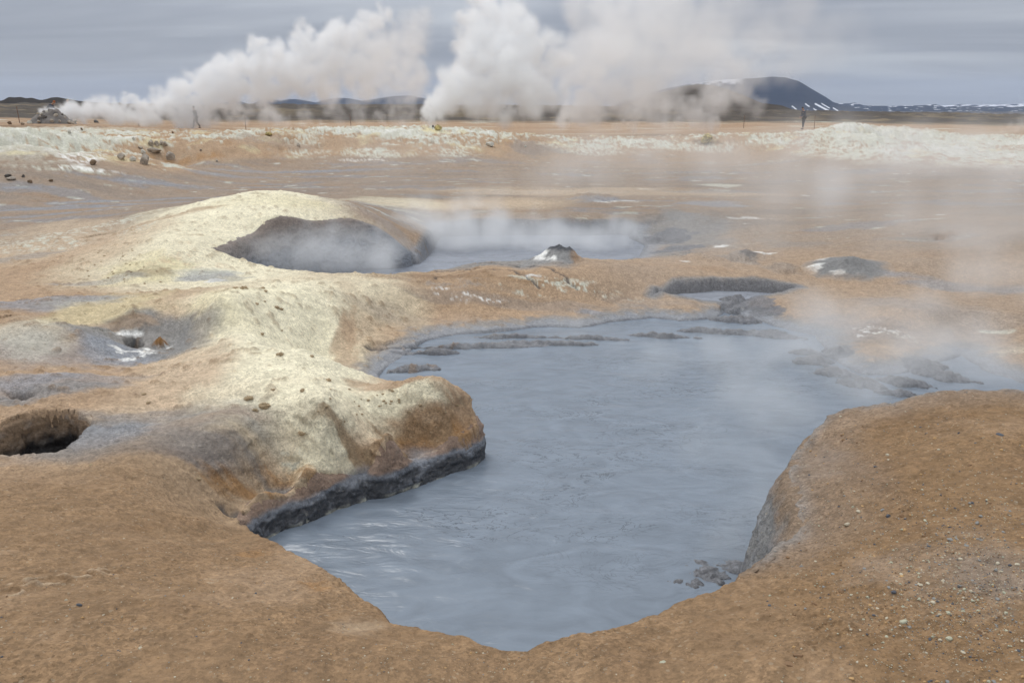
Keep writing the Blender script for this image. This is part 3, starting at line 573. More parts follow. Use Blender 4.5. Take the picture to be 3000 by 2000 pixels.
# ------------------------------------------------------------------ materials
def material(name):
    m = bpy.data.materials.new(name); m.use_nodes = True; t = m.node_tree; t.nodes.clear(); return m, t, nodes_of(t)
def ground_material():
    m, t, nd = material('mineral_soil')
    at = nd('ShaderNodeAttribute', attribute_name='mineral'); wt_ = nd('ShaderNodeAttribute', attribute_name='wetness')
    co = nd('ShaderNodeNewGeometry')
    ng1 = nd('ShaderNodeTexNoise', ins={'Vector': co.outputs['Position'], 'Scale': 38., 'Detail': 5., 'Roughness': .65})
    ng3 = nd('ShaderNodeTexNoise', ins={'Vector': co.outputs['Position'], 'Scale': 9., 'Detail': 5., 'Roughness': .6})
    vo = nd('ShaderNodeTexVoronoi', ins={'Vector': co.outputs['Position'], 'Scale': 95., 'Randomness': 1.})
    vb = nd('ShaderNodeSeparateColor', ins={0: vo.outputs['Color']})
    vo2 = nd('ShaderNodeTexVoronoi', ins={'Vector': co.outputs['Position'], 'Scale': 33., 'Randomness': 1.}); vb2 = nd('ShaderNodeSeparateColor', ins={0: vo2.outputs['Color']})
    v1 = nd('ShaderNodeMapRange', ins={0: ng1.outputs[0], 1: .3, 2: .7, 3: .82, 4: 1.18})
    gv = nd('ShaderNodeTexNoise', ins={'Vector': co.outputs['Position'], 'Scale': 2.1, 'Detail': 3.}); ga = nd('ShaderNodeMapRange', ins={0: gv.outputs[0], 1: .35, 2: .65, 3: .12, 4: .48}); gc = nd('ShaderNodeMath', operation='SUBTRACT', ins={0: vb.outputs[0], 1: .5}); v2 = nd('ShaderNodeMath', operation='MULTIPLY_ADD', ins={0: gc.outputs[0], 1: ga.outputs[0], 2: 1.0})
    v3 = nd('ShaderNodeMapRange', ins={0: ng3.outputs[0], 1: .3, 2: .7, 3: .88, 4: 1.12})
    v4 = nd('ShaderNodeMapRange', ins={0: vb2.outputs[1], 1: .0, 2: 1., 3: .90, 4: 1.10})
    lf = nd('ShaderNodeMapRange', ins={0: vb.outputs[2], 1: .975, 2: .99, 3: 0., 4: .24})               # pale grains
    pr = nd('ShaderNodeMath', operation='MULTIPLY', ins={0: v1.outputs[0], 1: v2.outputs[0]}); pr1 = nd('ShaderNodeMath', operation='MULTIPLY', ins={0: pr.outputs[0], 1: v3.outputs[0]}); pr2 = nd('ShaderNodeMath', operation='MULTIPLY', ins={0: pr1.outputs[0], 1: v4.outputs[0]})
    cs0 = nd('ShaderNodeVectorMath', operation='SCALE', ins={0: at.outputs['Color'], 'Scale': pr2.outputs[0]})
    csm = nd('ShaderNodeMix', data_type='RGBA', ins={0: lf.outputs[0], 6: cs0.outputs[0], 7: (.55, .48, .36, 1)})
    drw = nd('ShaderNodeMix', data_type='RGBA', ins={0: wt_.outputs['Fac'], 6: csm.outputs[2], 7: cs0.outputs[0]})
    class _o: outputs = [drw.outputs[2]]
    cs = _o
    b1 = nd('ShaderNodeBump', ins={'Height': ng1.outputs[0], 'Strength': .7, 'Distance': .02})
    b2 = nd('ShaderNodeBump', ins={'Height': vo.outputs['Distance'], 'Strength': .35, 'Distance': .006, 'Normal': b1.outputs[0]})
    ro = nd('ShaderNodeMapRange', ins={0: wt_.outputs['Fac'], 1: 0., 2: 1., 3: .92, 4: .42})
    bs = nd('ShaderNodeBsdfPrincipled', ins={'Base Color': cs.outputs[0], 'Roughness': ro.outputs[0], 'Normal': b2.outputs[0], 'Specular IOR Level': .3})
    nd('ShaderNodeOutputMaterial', ins={0: bs.outputs[0]})
    return m
M_ground = ground_material()
def mud_material(name, base):
    m, t, nd = material(name)
    co = nd('ShaderNodeNewGeometry')
    wv = nd('ShaderNodeMapping', ins={0: co.outputs['Position'], 'Scale': (.8, 1.5, 1)})
    n1 = nd('ShaderNodeTexNoise', ins={'Vector': wv.outputs[0], 'Scale': 2.6, 'Detail': 4., 'Roughness': .5, 'Distortion': 1.8})
    n2 = nd('ShaderNodeTexNoise', ins={'Vector': wv.outputs[0], 'Scale': .9, 'Detail': 3., 'Distortion': .8})
    n3 = nd('ShaderNodeTexNoise', ins={'Vector': wv.outputs[0], 'Scale': 2.4, 'Detail': 5., 'Roughness': .6, 'Distortion': 2.6})
    rg = nd('ShaderNodeMath', operation='SUBTRACT', ins={0: n3.outputs[0], 1: .5}); ra = nd('ShaderNodeMath', operation='ABSOLUTE', ins={0: rg.outputs[0]})
    thin = nd('ShaderNodeMapRange', interpolation_type='SMOOTHSTEP', ins={0: ra.outputs[0], 1: .0, 2: .020, 3: 1., 4: 0.})
    zone = nd('ShaderNodeMapRange', interpolation_type='SMOOTHSTEP', ins={0: n2.outputs[0], 1: .46, 2: .66, 3: .0, 4: .8})
    fil = nd('ShaderNodeMath', operation='MULTIPLY', ins={0: thin.outputs[0], 1: zone.outputs[0]})
    v = nd('ShaderNodeMapRange', ins={0: n1.outputs[0], 1: .3, 2: .7, 3: .86, 4: 1.10})
    cs = nd('ShaderNodeVectorMath', operation='SCALE', ins={0: base, 'Scale': v.outputs[0]})
    mx = nd('ShaderNodeMix', data_type='RGBA', ins={0: fil.outputs[0], 6: cs.outputs[0], 7: (base[0]*.42, base[1]*.42, base[2]*.42, 1)})
    b1 = nd('ShaderNodeBump', ins={'Height': n1.outputs[0], 'Strength': .18, 'Distance': .03})
    wv2 = nd('ShaderNodeMapping', ins={0: co.outputs['Position'], 'Scale': (.75, 2.0, 1), 'Rotation': (0, 0, .25)})
    n4 = nd('ShaderNodeTexNoise', ins={'Vector': wv2.outputs[0], 'Scale': 5.5, 'Detail': 3., 'Roughness': .5, 'Distortion': 1.1})
    zr = nd('ShaderNodeMapRange', ins={0: n2.outputs[0], 1: .35, 2: .6, 3: .25, 4: 1.})
    h4 = nd('ShaderNodeMath', operation='MULTIPLY', ins={0: n4.outputs[0], 1: zr.outputs[0]})
    b2 = nd('ShaderNodeBump', ins={'Height': h4.outputs[0], 'Strength': .55, 'Distance': .03, 'Normal': b1.outputs[0]})
    bs = nd('ShaderNodeBsdfPrincipled', ins={'Base Color': mx.outputs[2], 'Roughness': .26, 'Normal': b2.outputs[0], 'IOR': 1.4})
    nd('ShaderNodeOutputMaterial', ins={0: bs.outputs[0]})
    return m
def plain_material(name, c, rough=.85, var=.25, scale=20., bump=.3, dist=.01, c2=None, spec=.3):
    m, t, nd = material(name)
    co = nd('ShaderNodeTexCoord'); n1 = nd('ShaderNodeTexNoise', ins={'Vector': co.outputs['Object'], 'Scale': scale, 'Detail': 5., 'Roughness': .6})
    c2 = c2 or tuple(x*(1-var) for x in c); c1 = tuple(min(.95, x*(1+var)) for x in c)
    rp = nd('ShaderNodeValToRGB', ins={0: n1.outputs[0]}); rp.color_ramp.elements[0].position = .36; rp.color_ramp.elements[1].position = .64
    rp.color_ramp.elements[0].color = (*c2, 1); rp.color_ramp.elements[1].color = (*c1, 1)
    b = nd('ShaderNodeBump', ins={'Height': n1.outputs[0], 'Strength': bump, 'Distance': dist})
    bs = nd('ShaderNodeBsdfPrincipled', ins={'Base Color': rp.outputs[0], 'Roughness': rough, 'Normal': b.outputs[0], 'Specular IOR Level': spec})
    nd('ShaderNodeOutputMaterial', ins={0: bs.outputs[0]})
    return m

# ------------------------------------------------------------------ ground sheet
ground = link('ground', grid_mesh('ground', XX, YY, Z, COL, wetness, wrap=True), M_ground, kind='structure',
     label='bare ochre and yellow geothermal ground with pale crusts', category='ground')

# ------------------------------------------------------------------ mud pools
def pool(name, P, level, mat, amp, label, pad=.35):
    m = region(P, 1.0); s = np.full(X.shape, -9.0); s[m] = signed(P, X[m], Y[m])[0]
    rip = amp*(fbm(X*1.5+.9*fbm(X*.8, Y*.8, 2), Y*3.6+1.1*fbm(X*.7, Y*.7+3, 2), 2)*.8+.5*fbm(X*3.5+1.2*fbm(X*2, Y*2, 2), Y*8, 3))
    me = grid_mesh(name, X[::2, ::2], Y[::2, ::2], (level+rip*sstep(40, 10, RR))[::2, ::2], keep=(s > -pad)[::2, ::2])
    return link(name, me, mat, kind='structure', label=label, category='mud pool')
pool('mud_pool', main_pool, MUD, mud_material('blue_mud', (.195, .235, .285)), .012, 'large pool of rippled blue grey liquid mud')
pool('mud_pool', far_pool, FARMUD, mud_material('far_mud', (.24, .265, .31)), .008, 'steaming grey mud pool behind the low cracked ridge', .6)
pool('mud_pool', pond, POND, mud_material('pond_mud', (.30, .325, .37)), .004, 'small pale mud pond with dark far bank', .0)

# ------------------------------------------------------------------ wet mud banks: crusted faces with cracks and overhang, in front of the soil walls
def bank_face(name, pts, level, floor, label, colf, bulge=.03, ds=.009, dz=.009, seed=0, inward=1, fs=1.0, cap=.45):
    """pts: (u, v, z of the lip, wall width) along the pool edge, walked so that the pool is on the `inward` side"""
    P = np.array([(*at_z(u, v, z)[:2], z, wd) for u, v, z, wd in pts]); L = np.concatenate([[0], np.cumsum(np.hypot(*np.diff(P[:, :2], axis=0).T))])
    S = np.arange(0, L[-1], ds); x, y, zt, wd = [np.interp(S, L, P[:, k]) for k in range(4)]
    k_ = np.ones(15)/15; pad = lambda a: np.convolve(np.pad(a, 7, 'edge'), k_, 'valid')
    x, y = pad(x), pad(y); tx, ty = np.gradient(x), np.gradient(y); tl = np.hypot(tx, ty)+1e-9; nx, ny = -ty/tl*inward, tx/tl*inward
    gz = np.array([ground_z(a-c*.02, b-d*.02) for a, b, c, d in zip(x, y, nx, ny)])
    zt = np.minimum(pad(gz), level+cap)
    nr = int(.42/dz); T = np.linspace(0, 1, nr)[:, None]
    zz = zt[None]+(floor-zt[None])*T
    f = np.clip((zt[None]-zz)/np.maximum(zt[None]-floor, .02), 0, 1)
    inv = .5-np.sin(np.arcsin(np.clip(1-2*f, -1, 1))/3)                 # inverse of the smooth step
    SS = np.broadcast_to(S[None], zz.shape)
    n1_ = fbm(SS*5*fs+seed, zz*9*fs+seed, 4); n2_ = ridged(SS*9*fs+.5*n1_+seed, zz*15*fs, 3); n3_ = fbm(SS*30*fs, zz*40*fs+seed, 2)
    env = np.sin(np.pi*np.clip(T*1.15, 0, 1))**.6
    d = inv*wd[None]*1.0+env*(bulge*(.7+.9*n1_)+(.016*n2_+.006*n3_)/fs)+.004/fs-.03*(T < .02)
    ends = np.clip(np.minimum(S, L[-1]-S)/.12, 0, 1)[None]; d = d*ends-.04*(1-ends)
    zz = zz+.012*n3_*env
    Xg = x[None]+nx[None]*d; Yg = y[None]+ny[None]*d
    c = colf(SS, zz, n1_, n2_, n3_, T); wet_ = np.clip(1-(zz-level)/.2, 0, 1)
    return link(name, grid_mesh(name, Xg, Yg, zz, np.clip(c, .01, .9), wet_), M_ground, kind='structure', label=label, category='mud bank')
def lay3(c, name, m): return c+(C[name]-c)*np.clip(m, 0, 1)[..., None]
def c_ledge(S, z, a, b, n, T):
    c = np.empty(z.shape+(3,)); c[:] = C['dark']*1.15
    c = lay3(c, 'blue', sstep(.0, .5, a+.3*n)*.5); c = lay3(c, 'blue', sstep(-.44, -.40, z+.03*a)*.7); c = lay3(c, 'rust', sstep(-.39, -.36, z+.02*a)*.5)
    c = lay3(c, 'crust', sstep(-.515, -.535, z+.03*a)*sstep(-.1, .3, a)*.7); return c*(1-.55*sstep(.1, -.5, b))[..., None]
LEDGE = [(540,1206,-.30,.13),(560,1180,-.36,.13),(620,1160,-.39,.13),(660,1150,-.40,.13),(700,1138,-.40,.13),(740,1122,-.41,.13),(790,1108,-.41,.13),(830,1092,-.41,.13),(870,1090,-.41,.13),(940,1066,-.41,.13),(1000,1048,-.41,.12),(1060,1028,-.41,.12),(1092,1018,-.42,.10),(1093,980,-.36,.06)]
bank_face('mud_bank', LEDGE, MUD, MUD-.1, 'cracked dark wet mud face under the promontory', c_ledge, .03, seed=3, inward=-1)

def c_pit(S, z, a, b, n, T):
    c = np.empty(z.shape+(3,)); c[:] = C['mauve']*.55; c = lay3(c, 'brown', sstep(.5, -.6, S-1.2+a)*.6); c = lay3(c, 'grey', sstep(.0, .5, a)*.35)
    c = lay3(c, 'tan', sstep(.10, .14, z+.02*a)*.5); c = lay3(c, 'pit_shade', sstep(.03, -.07, z+.09*a-.06*np.clip(S-.3, 0, .6))); return c*(1-.5*sstep(.1, -.5, b))[..., None]  # wall blackened lower down, the pit's shade put into its colour
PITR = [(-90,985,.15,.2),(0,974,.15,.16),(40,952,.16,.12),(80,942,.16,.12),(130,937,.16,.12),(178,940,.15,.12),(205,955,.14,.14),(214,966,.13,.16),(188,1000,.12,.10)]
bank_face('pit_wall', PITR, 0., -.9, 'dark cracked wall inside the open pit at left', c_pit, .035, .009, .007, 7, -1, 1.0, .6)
def c_crater(S, z, a, b, n, T):
    c = np.empty(z.shape+(3,)); c[:] = C['blue']*.85; c = lay3(c, 'mauve', sstep(-.15, .12, z+.12*a)*.6); c = lay3(c, 'dbrown', sstep(.1, .28, z+.1*a)*.4); c = lay3(c, 'grey', sstep(.1, .6, a)*.4); return c*(1-.3*sstep(.1, -.5, b))[..., None]
CRAT = [(478,574,.22,.5),(488,572,.22,.5),(540,548,.28,.5),(600,524,.32,.5),(700,506,.33,.5),(800,500,.28,.5),(866,520,.10,.45),(915,556,-.20,.3),(950,596,-.55,.2)]
bank_face('crater_wall', CRAT, FARMUD, FARMUD-.1, 'grey brown steaming inner wall of the sulphur crater', c_crater, .05, .02, .006, 11, -1, .45, 2.0)
def c_right(S, z, a, b, n, T):
    c = np.empty(z.shape+(3,)); c[:] = C['grey']*.9; c = lay3(c, 'brown', sstep(.02, .16, z+.12*a)*.7); c = lay3(c, 'wet', sstep(-.2, -.45, z+.1*a)*.8); c = lay3(c, 'blue', sstep(.1, .6, a+.3*n)*.3); return c*(1-.35*sstep(.1, -.5, b))[..., None]
RW = [(1680,1336,.29,.18),(1740,1301,.27,.18),(1790,1266,.24,.2),(1830,1236,.22,.22),(1848,1200,.20,.30),(1835,1140,.20,.34),(1822,1090,.18,.30),(1838,1040,.16,.22),(1852,1018,.18,.2),(1882,984,.20,.2)]
bank_face('mud_bank', RW, MUD, MUD-.1, 'grey splashed inner wall below the right brown mound', c_right, .035, .009, .007, 15, 1, .8, 2.0)

# ------------------------------------------------------------------ far hills
def at_px(u, v, r): return at_r(u/K, v/K, r)          # full-resolution survey numbers
def elev(v): return R(-PITCH)+math.atan((1000-v)/F)
def hill_colors(base, var, Xg, Yg, Zg, sc_):
    nz_ = fbm(Xg/sc_, Yg/sc_+Zg/sc_*3, 4)[..., None]
    return np.array(base)*(1+var*nz_)
def hill_material(name):
    m, t, nd = material(name); at = nd('ShaderNodeAttribute', attribute_name='mineral'); co = nd('ShaderNodeNewGeometry')
    n1 = nd('ShaderNodeTexNoise', ins={'Vector': co.outputs['Position'], 'Scale': .03, 'Detail': 6., 'Roughness': .65})
    v = nd('ShaderNodeMapRange', ins={0: n1.outputs[0], 1: .3, 2: .7, 3: .75, 4: 1.25})
    cs = nd('ShaderNodeVectorMath', operation='SCALE', ins={0: at.outputs['Color'], 'Scale': v.outputs[0]})
    bs = nd('ShaderNodeBsdfPrincipled', ins={'Base Color': cs.outputs[0], 'Roughness': .95, 'Specular IOR Level': .1}); nd('ShaderNodeOutputMaterial', ins={0: bs.outputs[0]}); return m
M_hill = hill_material('far_slopes')
def hill(name, prof, r, depth, zbase, base, label, nt=160, ns=41, rough=.06, snow=None, rise=1.25):
    us = np.array([p[0] for p in prof], float); vv = np.array([p[1] for p in prof], float)
    ug = np.linspace(us[0], us[-1], nt); vg = np.interp(ug, us, vv)
    k_ = np.array([.25, .5, .25]); vg[1:-1] = np.convolve(vg, k_, 'valid')
    azs = np.array([math.atan2(*ray(u/K, v/K)[:2]) for u, v in zip(ug, vg)])
    zc = np.array([H+r*math.tan(elev(v)) for v in vg])            # close enough to the true sight line
    zc = np.array([at_px(u, v, r)[2] for u, v in zip(ug, vg)])
    S = np.linspace(-1, 1, ns)
    Sg, AZ = np.meshgrid(S, azs, indexing='ij'); ZC = np.broadcast_to(zc, Sg.shape)
    RG = r+Sg*depth
    f = (1-np.abs(Sg)**rise)
    Zg = zbase+(ZC-zbase)*f
    Xg, Yg = RG*np.sin(AZ), RG*np.cos(AZ)
    amp = (ZC-zbase)*rough*np.minimum(f*4, 1)
    Zg = Zg+amp*(fbm(Xg/depth*2.4, Yg/depth*2.4, 4)-.55*np.abs(fbm(Xg/depth*5, Yg/depth*2, 3)))*sstep(0, .25, np.abs(Sg))
    cg = hill_colors(base, .25, Xg, Yg, Zg, depth*.12)
    if snow is not None:
        sm = snow(Xg, Yg, Zg, Sg, AZ, ug, vg)[..., None]; cg = cg*(1-sm)+np.array((.75, .77, .82))*sm
    return link(name, grid_mesh(name, Xg, Yg, Zg, cg), M_hill, kind='structure', label=label, category='hill')
hill('hill', [(-400,300),(-200,298),(0,296),(10,294),(25,284),(45,286),(60,284),(78,289),(92,286),(105,290),(118,294),(135,291),(150,286),(170,285),(190,289),(230,296),(300,301),(380,306)], 700, 160, -8, (.030,.026,.023), 'low black lava hills on the left horizon')
hill('hill', [(1600,350),(1700,335),(1800,318),(1880,290),(1950,268),(2000,253),(2045,247),(2090,251),(2130,262),(2180,280),(2230,302),(2290,309),(2330,324),(2370,337),(2420,350)], 1100, 320, -20, (.060,.048,.036), 'rounded dark brown hill in front of the blue mountain')
def streaks(Xg, Yg, Zg, Sg, AZ, ug, vg):
    U = np.broadcast_to(ug, Sg.shape); V = np.empty(Sg.shape)
    d = np.hypot(Xg, Yg); V = 1000-F*np.tan(np.arctan2(Zg-H, d)+R(PITCH))
    m = np.zeros(Sg.shape)
    for (u0, v0, u1, v1, wd) in [(2393,305,2448,332,3),(2365,305,2376,312,2.2),(2328,311,2341,320,2),(2410,304,2432,316,1.8),(2389,318,2398,323,1.8),(2373,323,2379,326,1.8),(2443,316,2458,324,2),(2458,327,2478,334,2.2)]:
        ex, ey = u1-u0, v1-v0; t = np.clip(((U-u0)*ex+(V-v0)*ey)/(ex*ex+ey*ey), 0, 1)
        m = np.maximum(m, sstep(wd, wd*.4, np.hypot(U-u0-t*ex, V-v0-t*ey))*(Sg < 0))
    m = np.maximum(m, sstep(252, 240, V+10*fbm(U*.06, V*.12, 3))*sstep(2190, 2150, U)*.8)
    return m
hill('mountain', [(1700,332),(1780,318),(1830,296),(1880,280),(1940,262),(2000,250),(2040,243),(2080,238),(2130,233),(2170,231),(2220,229),(2260,225),(2300,227),(2340,238),(2380,262),(2420,285),(2440,299),(2470,309),(2520,320),(2560,330)], 9000, 1500, -60, (.020,.024,.034), 'dark blue flat topped mountain with snow streaks on its right flank', 420, 121, .025, streaks, 1.05)
def patches(Xg, Yg, Zg, Sg, AZ, ug, vg):
    U = np.broadcast_to(ug, Sg.shape); return sstep(.34, .5, fbm(U*.045, Zg*.10, 4)+.25*sstep(.5, 1, 1-np.abs(Sg)))*(Sg < .05)
hill('plateau', [(2300,326),(2400,314),(2425,304),(2442,300),(2460,304),(2490,303),(2505,301),(2530,309),(2600,311),(2700,309),(2740,306),(2762,312),(2820,312),(2950,312),(3000,312),(3200,311),(3500,312)], 10500, 900, -70, (.022,.027,.038), 'long blue plateau flecked with snow on the right horizon', 420, 61, .05, patches)
hill('snowfield', [(2650,316),(2760,310),(2800,308),(2815,305),(2830,307),(2870,308),(2950,305.5),(3000,304.5),(3200,303),(3500,304)], 14000, 1000, -90, (.05,.05,.06), 'thin line of snowfields beyond the blue plateau', 200, 31, .05, lambda Xg, Yg, Zg, Sg, AZ, ug, vg: sstep(-.25, .05, fbm(np.broadcast_to(ug, Sg.shape)*.03, Zg*.05, 4)))
hill('hill', [(560,318),(640,300),(700,297),(735,306),(760,295),(780,288),(800,290),(820,296),(845,291),(870,291),(900,296),(925,301),(950,293),(985,287),(1020,288),(1060,296),(1100,290),(1150,282),(1200,280),(1260,292),(1340,310),(1450,320)], 9500, 900, -70, (.034,.038,.048), 'far blue hills seen through the steam left of centre', 260, 41, .05)

# ------------------------------------------------------------------ small shapes
def to_mesh(name, V, Fc, smooth=True):
    me = bpy.data.meshes.new(name); me.from_pydata([tuple(map(float, v)) for v in V], [], [tuple(f) for f in Fc]); me.update()
    if smooth: me.polygons.foreach_set('use_smooth', [True]*len(me.polygons))
    return me
def ico(sub):
    t = (1+5**.5)/2
    V = [(-1,t,0),(1,t,0),(-1,-t,0),(1,-t,0),(0,-1,t),(0,1,t),(0,-1,-t),(0,1,-t),(t,0,-1),(t,0,1),(-t,0,-1),(-t,0,1)]
    Fc = [(0,11,5),(0,5,1),(0,1,7),(0,7,10),(0,10,11),(1,5,9),(5,11,4),(11,10,2),(10,7,6),(7,1,8),(3,9,4),(3,4,2),(3,2,6),(3,6,8),(3,8,9),(4,9,5),(2,4,11),(6,2,10),(8,6,7),(9,8,1)]
    V = [np.array(v)/np.linalg.norm(v) for v in V]
    for _ in range(sub):
        mid = {}; F2 = []
        def m_(a, b):
            k = (min(a, b), max(a, b))
            if k not in mid: p = V[a]+V[b]; V.append(p/np.linalg.norm(p)); mid[k] = len(V)-1
            return mid[k]
        for a, b, c in Fc:
            x, y, z = m_(a, b), m_(b, c), m_(c, a); F2 += [(a, x, z), (b, y, x), (c, z, y), (x, y, z)]
        Fc = F2
    return np.array(V), Fc
ICO = {k: ico(k) for k in (0, 1, 2, 3)}
def rock_shape(seed, size, sub=2, cuts=7, rough=.10):
    """angular stone: a sphere flattened by random planes, then roughened"""
    g = np.random.default_rng(seed); V, Fc = ICO[sub]; V = V.copy()
    for _ in range(cuts):
        nrm = g.normal(size=3); nrm /= np.linalg.norm(nrm); d = g.uniform(.45, .85)
        over = V@nrm-d; V -= np.where(over > 0, over, 0)[:, None]*nrm*.9
    q = V*2.3+seed
    V *= (1+rough*(noise(q[:, 0]+q[:, 2], q[:, 1]-q[:, 2])+.5*noise(q[:, 0]*2.3, q[:, 1]*2.3+q[:, 2]*2)))[:, None]
    V *= np.array(size)/2
    return V, Fc
M_rock = plain_material('grey_boulder', (.40, .35, .29), .9, .25, 6., .6, .03)
M_rockp = plain_material('pale_boulder', (.55, .53, .46), .9, .2, 6., .5, .03)
M_rockb = plain_material('brown_boulder', (.20, .14, .09), .9, .3, 6., .5, .03)
M_rockd = plain_material('dark_boulder', (.13, .12, .11), .85, .35, 6., .5, .03)
M_rocky = plain_material('sulphur_crust', (.50, .42, .18), .9, .35, 7., .7, .03, (.22, .17, .08))
def place_rock(name, u, v, wpx, hpx, mat, label, cat, group=None, seed=0, sub=2, sink=.25, cuts=7, rough=.1, foot=True):
    """u, v: foot of the stone on the full-resolution print"""
    p = hit(u/K, v/K); d = math.sqrt(p[0]**2+p[1]**2+(H-p[2])**2); wd = wpx*.85*d/F; ht = hpx*.85*d/F
    V, Fc = rock_shape(seed+11, (wd, wd*.8, ht*(1+sink)*1.1), sub, cuts, rough)
    V[:, 2] += ht*.5*(1-sink*.3)
    me = to_mesh(name, V, Fc, False)
    o = link(name, me, mat, label=label, category=cat)
    if group: o['group'] = group
    yy = p[:2]*(1+wd*.35/max(np.linalg.norm(p[:2]), .1))
    o.location = (yy[0], yy[1], ground_z(*yy)-ht*.08); o.rotation_euler = (0, 0, seed*1.7)
    return o
GB = 'loose boulders on the crusted bank'
for i, (u, v, wp, hp, mt, lb) in enumerate([
 (443,430,26,17,M_rock,'leftmost grey boulder of the upper row of four on the bank'),
 (460,431,17,13,M_rock,'second grey boulder in the upper row of four on the bank'),
 (473,427,15,13,M_rock,'third and smallest boulder in the upper row of four'),
 (485,432,20,14,M_rock,'rightmost boulder of the upper row of four on the bank'),
 (455,455,42,18,M_rock,'wide low wedge shaped boulder below the row of four'),
 (426,484,40,31,M_rock,'largest round grey boulder at the foot of the bank'),
 (501,471,28,22,M_rock,'lone angular grey boulder furthest right on the orange slope'),
 (357,470,26,17,M_rock,'half buried grey boulder left of the white lump'),
 (390,472,24,14,M_rockp,'white crusted lump beside the largest round boulder'),
 (413,438,18,6,M_rock,'thin flat slab lying left of the wedge boulder'),
 (420,452,20,12,M_rockp,'pale crusted stone above the largest boulder'),
 (391,410,9,7,M_rockp,'small pale stone high on the orange slope'),
 (506,392,7,6,M_rockb,'tiny dark brown stone near the crest of the bank'),
 (275,484,28,13,M_rockb,'brown flat rock on the white crust at left'),
 (24,520,20,9,M_rockd,'dark grey stone furthest left at the foot of the bank'),
 (33,529,28,9,M_rock,'long grey stone just below the leftmost dark stone'),
 (68,520,11,8,M_rockd,'small dark stone right of the two leftmost ones'),
 (90,537,16,8,M_rockb,'brown stone on the flat in front of the leftmost stones'),
 (150,533,16,6,M_rockb,'low brown stone on the flat below the white crust'),
 (204,391,11,10,M_rockp,'pale upright stone on the brown ground behind the bank'),
 (240,382,8,6,M_rockb,'small brown stone in front of the steam at left'),
 (283,360,18,9,M_rockd,'dark rock at the lower edge of the big plume'),
 (30,365,14,9,M_rockb,'reddish brown rock left of the venting stone heap'),
 (66,366,14,8,M_rockb,'reddish brown rock between the stone heap and the frame edge'),
 (2068,424,54,27,M_rocky,'yellow brown crusted knob low on the misty bank'),
 (1283,383,34,16,M_rocky,'lumpy bright yellow sulphur outcrop on the crest'),
 (1268,374,9,6,M_rockd,'small black stone beside the yellow sulphur outcrop'),
 (790,400,30,10,M_rocky,'yellow stained crust outcrop above the orange slope'),
 (875,430,14,9,M_rock,'small grey stone on white crust below the crest'),
 (1435,430,34,16,M_rockp,'pale crumbling outcrop in the middle of the bank'),
 (1540,432,11,6,M_rockp,'tiny pale stone on the bare slope gap'),
 (636,475,10,7,M_rock,'small grey stone at the right foot of the orange slope'),
 (588,443,11,6,M_rock,'small grey stone on the middle of the orange slope')]):
    place_rock('boulder', u, v, wp, hp, mt, lb, 'boulder', GB, i*3+1, 2, .3, 8, .12)

# mud cones: hollow little volcanoes
def cone_material(name):
    m, t, nd = material(name); at = nd('ShaderNodeAttribute', attribute_name='mineral'); co = nd('ShaderNodeNewGeometry')
    n1 = nd('ShaderNodeTexNoise', ins={'Vector': co.outputs['Position'], 'Scale': 30., 'Detail': 6., 'Roughness': .7})
    v = nd('ShaderNodeMapRange', ins={0: n1.outputs[0], 1: .3, 2: .7, 3: .7, 4: 1.3}); cs = nd('ShaderNodeVectorMath', operation='SCALE', ins={0: at.outputs['Color'], 'Scale': v.outputs[0]})
    b = nd('ShaderNodeBump', ins={'Height': n1.outputs[0], 'Strength': .6, 'Distance': .02})
    bs = nd('ShaderNodeBsdfPrincipled', ins={'Base Color': cs.outputs[0], 'Roughness': .8, 'Normal': b.outputs[0]}); nd('ShaderNodeOutputMaterial', ins={0: bs.outputs[0]}); return m
M_cone = cone_material('cone_mud')
def mud_cone(u, v, wpx, hpx, lean, cfun, label, seed, knob=0.0):
    p = hit(u/K, v/K); d = np.linalg.norm(p[:2]); R0 = wpx*d/F/2; h = hpx*d/F
    a = np.linspace(0, 2*np.pi, 97); rr_ = np.linspace(0, 1, 40); A_, Q = np.meshgrid(a, rr_); A_[:, -1] = 0
    xx, yy = Q*np.cos(A_), Q*np.sin(A_)
    nz_ = fbm(xx*2.2+seed, yy*2.2, 4)
    zz = (1-Q)**2.0*(1+.35*nz_)+.10*nz_*(1-Q)
    zz -= .20*sstep(.09, .02, Q)                                     # crater mouth
    if knob: zz += knob*np.exp(-(((xx-.32)/.16)**2+((yy+.1)/.2)**2))*(1+.5*nz_)
    zz = np.maximum(zz, 0)*h-sstep(.6, 1, Q)*.35*h
    Xg = xx*R0+lean*h*(1-Q)**2; Yg = yy*R0*.9
    cg = cfun(xx, yy, zz/h, nz_); q = p[:2]*(1+R0*.35/d)
    ii = np.clip(np.round(np.interp(np.hypot(Xg+q[0], Yg+q[1]), rs, np.arange(NR))).astype(int), 0, NR-1); jj = np.clip(np.round(np.interp(np.arctan2(Xg+q[0], Yg+q[1]), th, np.arange(NT))).astype(int), 0, NT-1)
    fd = sstep(.45, .85, Q+.25*nz_)[..., None]; cg = cg*(1-fd)+COL[ii, jj]*fd
    gg_ = np.array([ground_z(a_+q[0], b_+q[1]) for a_, b_ in zip(Xg.ravel(), Yg.ravel())]).reshape(zz.shape)
    zz = np.maximum(zz, 0)+gg_+.012-.05*sstep(.75, 1, Q)
    me = grid_mesh('mud_cone', Xg, Yg, zz, np.clip(cg, .02, .9))
    o = link('mud_cone', me, M_cone, label=label, category='mud cone'); o.location = (q[0], q[1], 0)
    return o
def lerp3(a, b, t): return np.array(a)*(1-t[..., None])+np.array(b)*t[..., None]
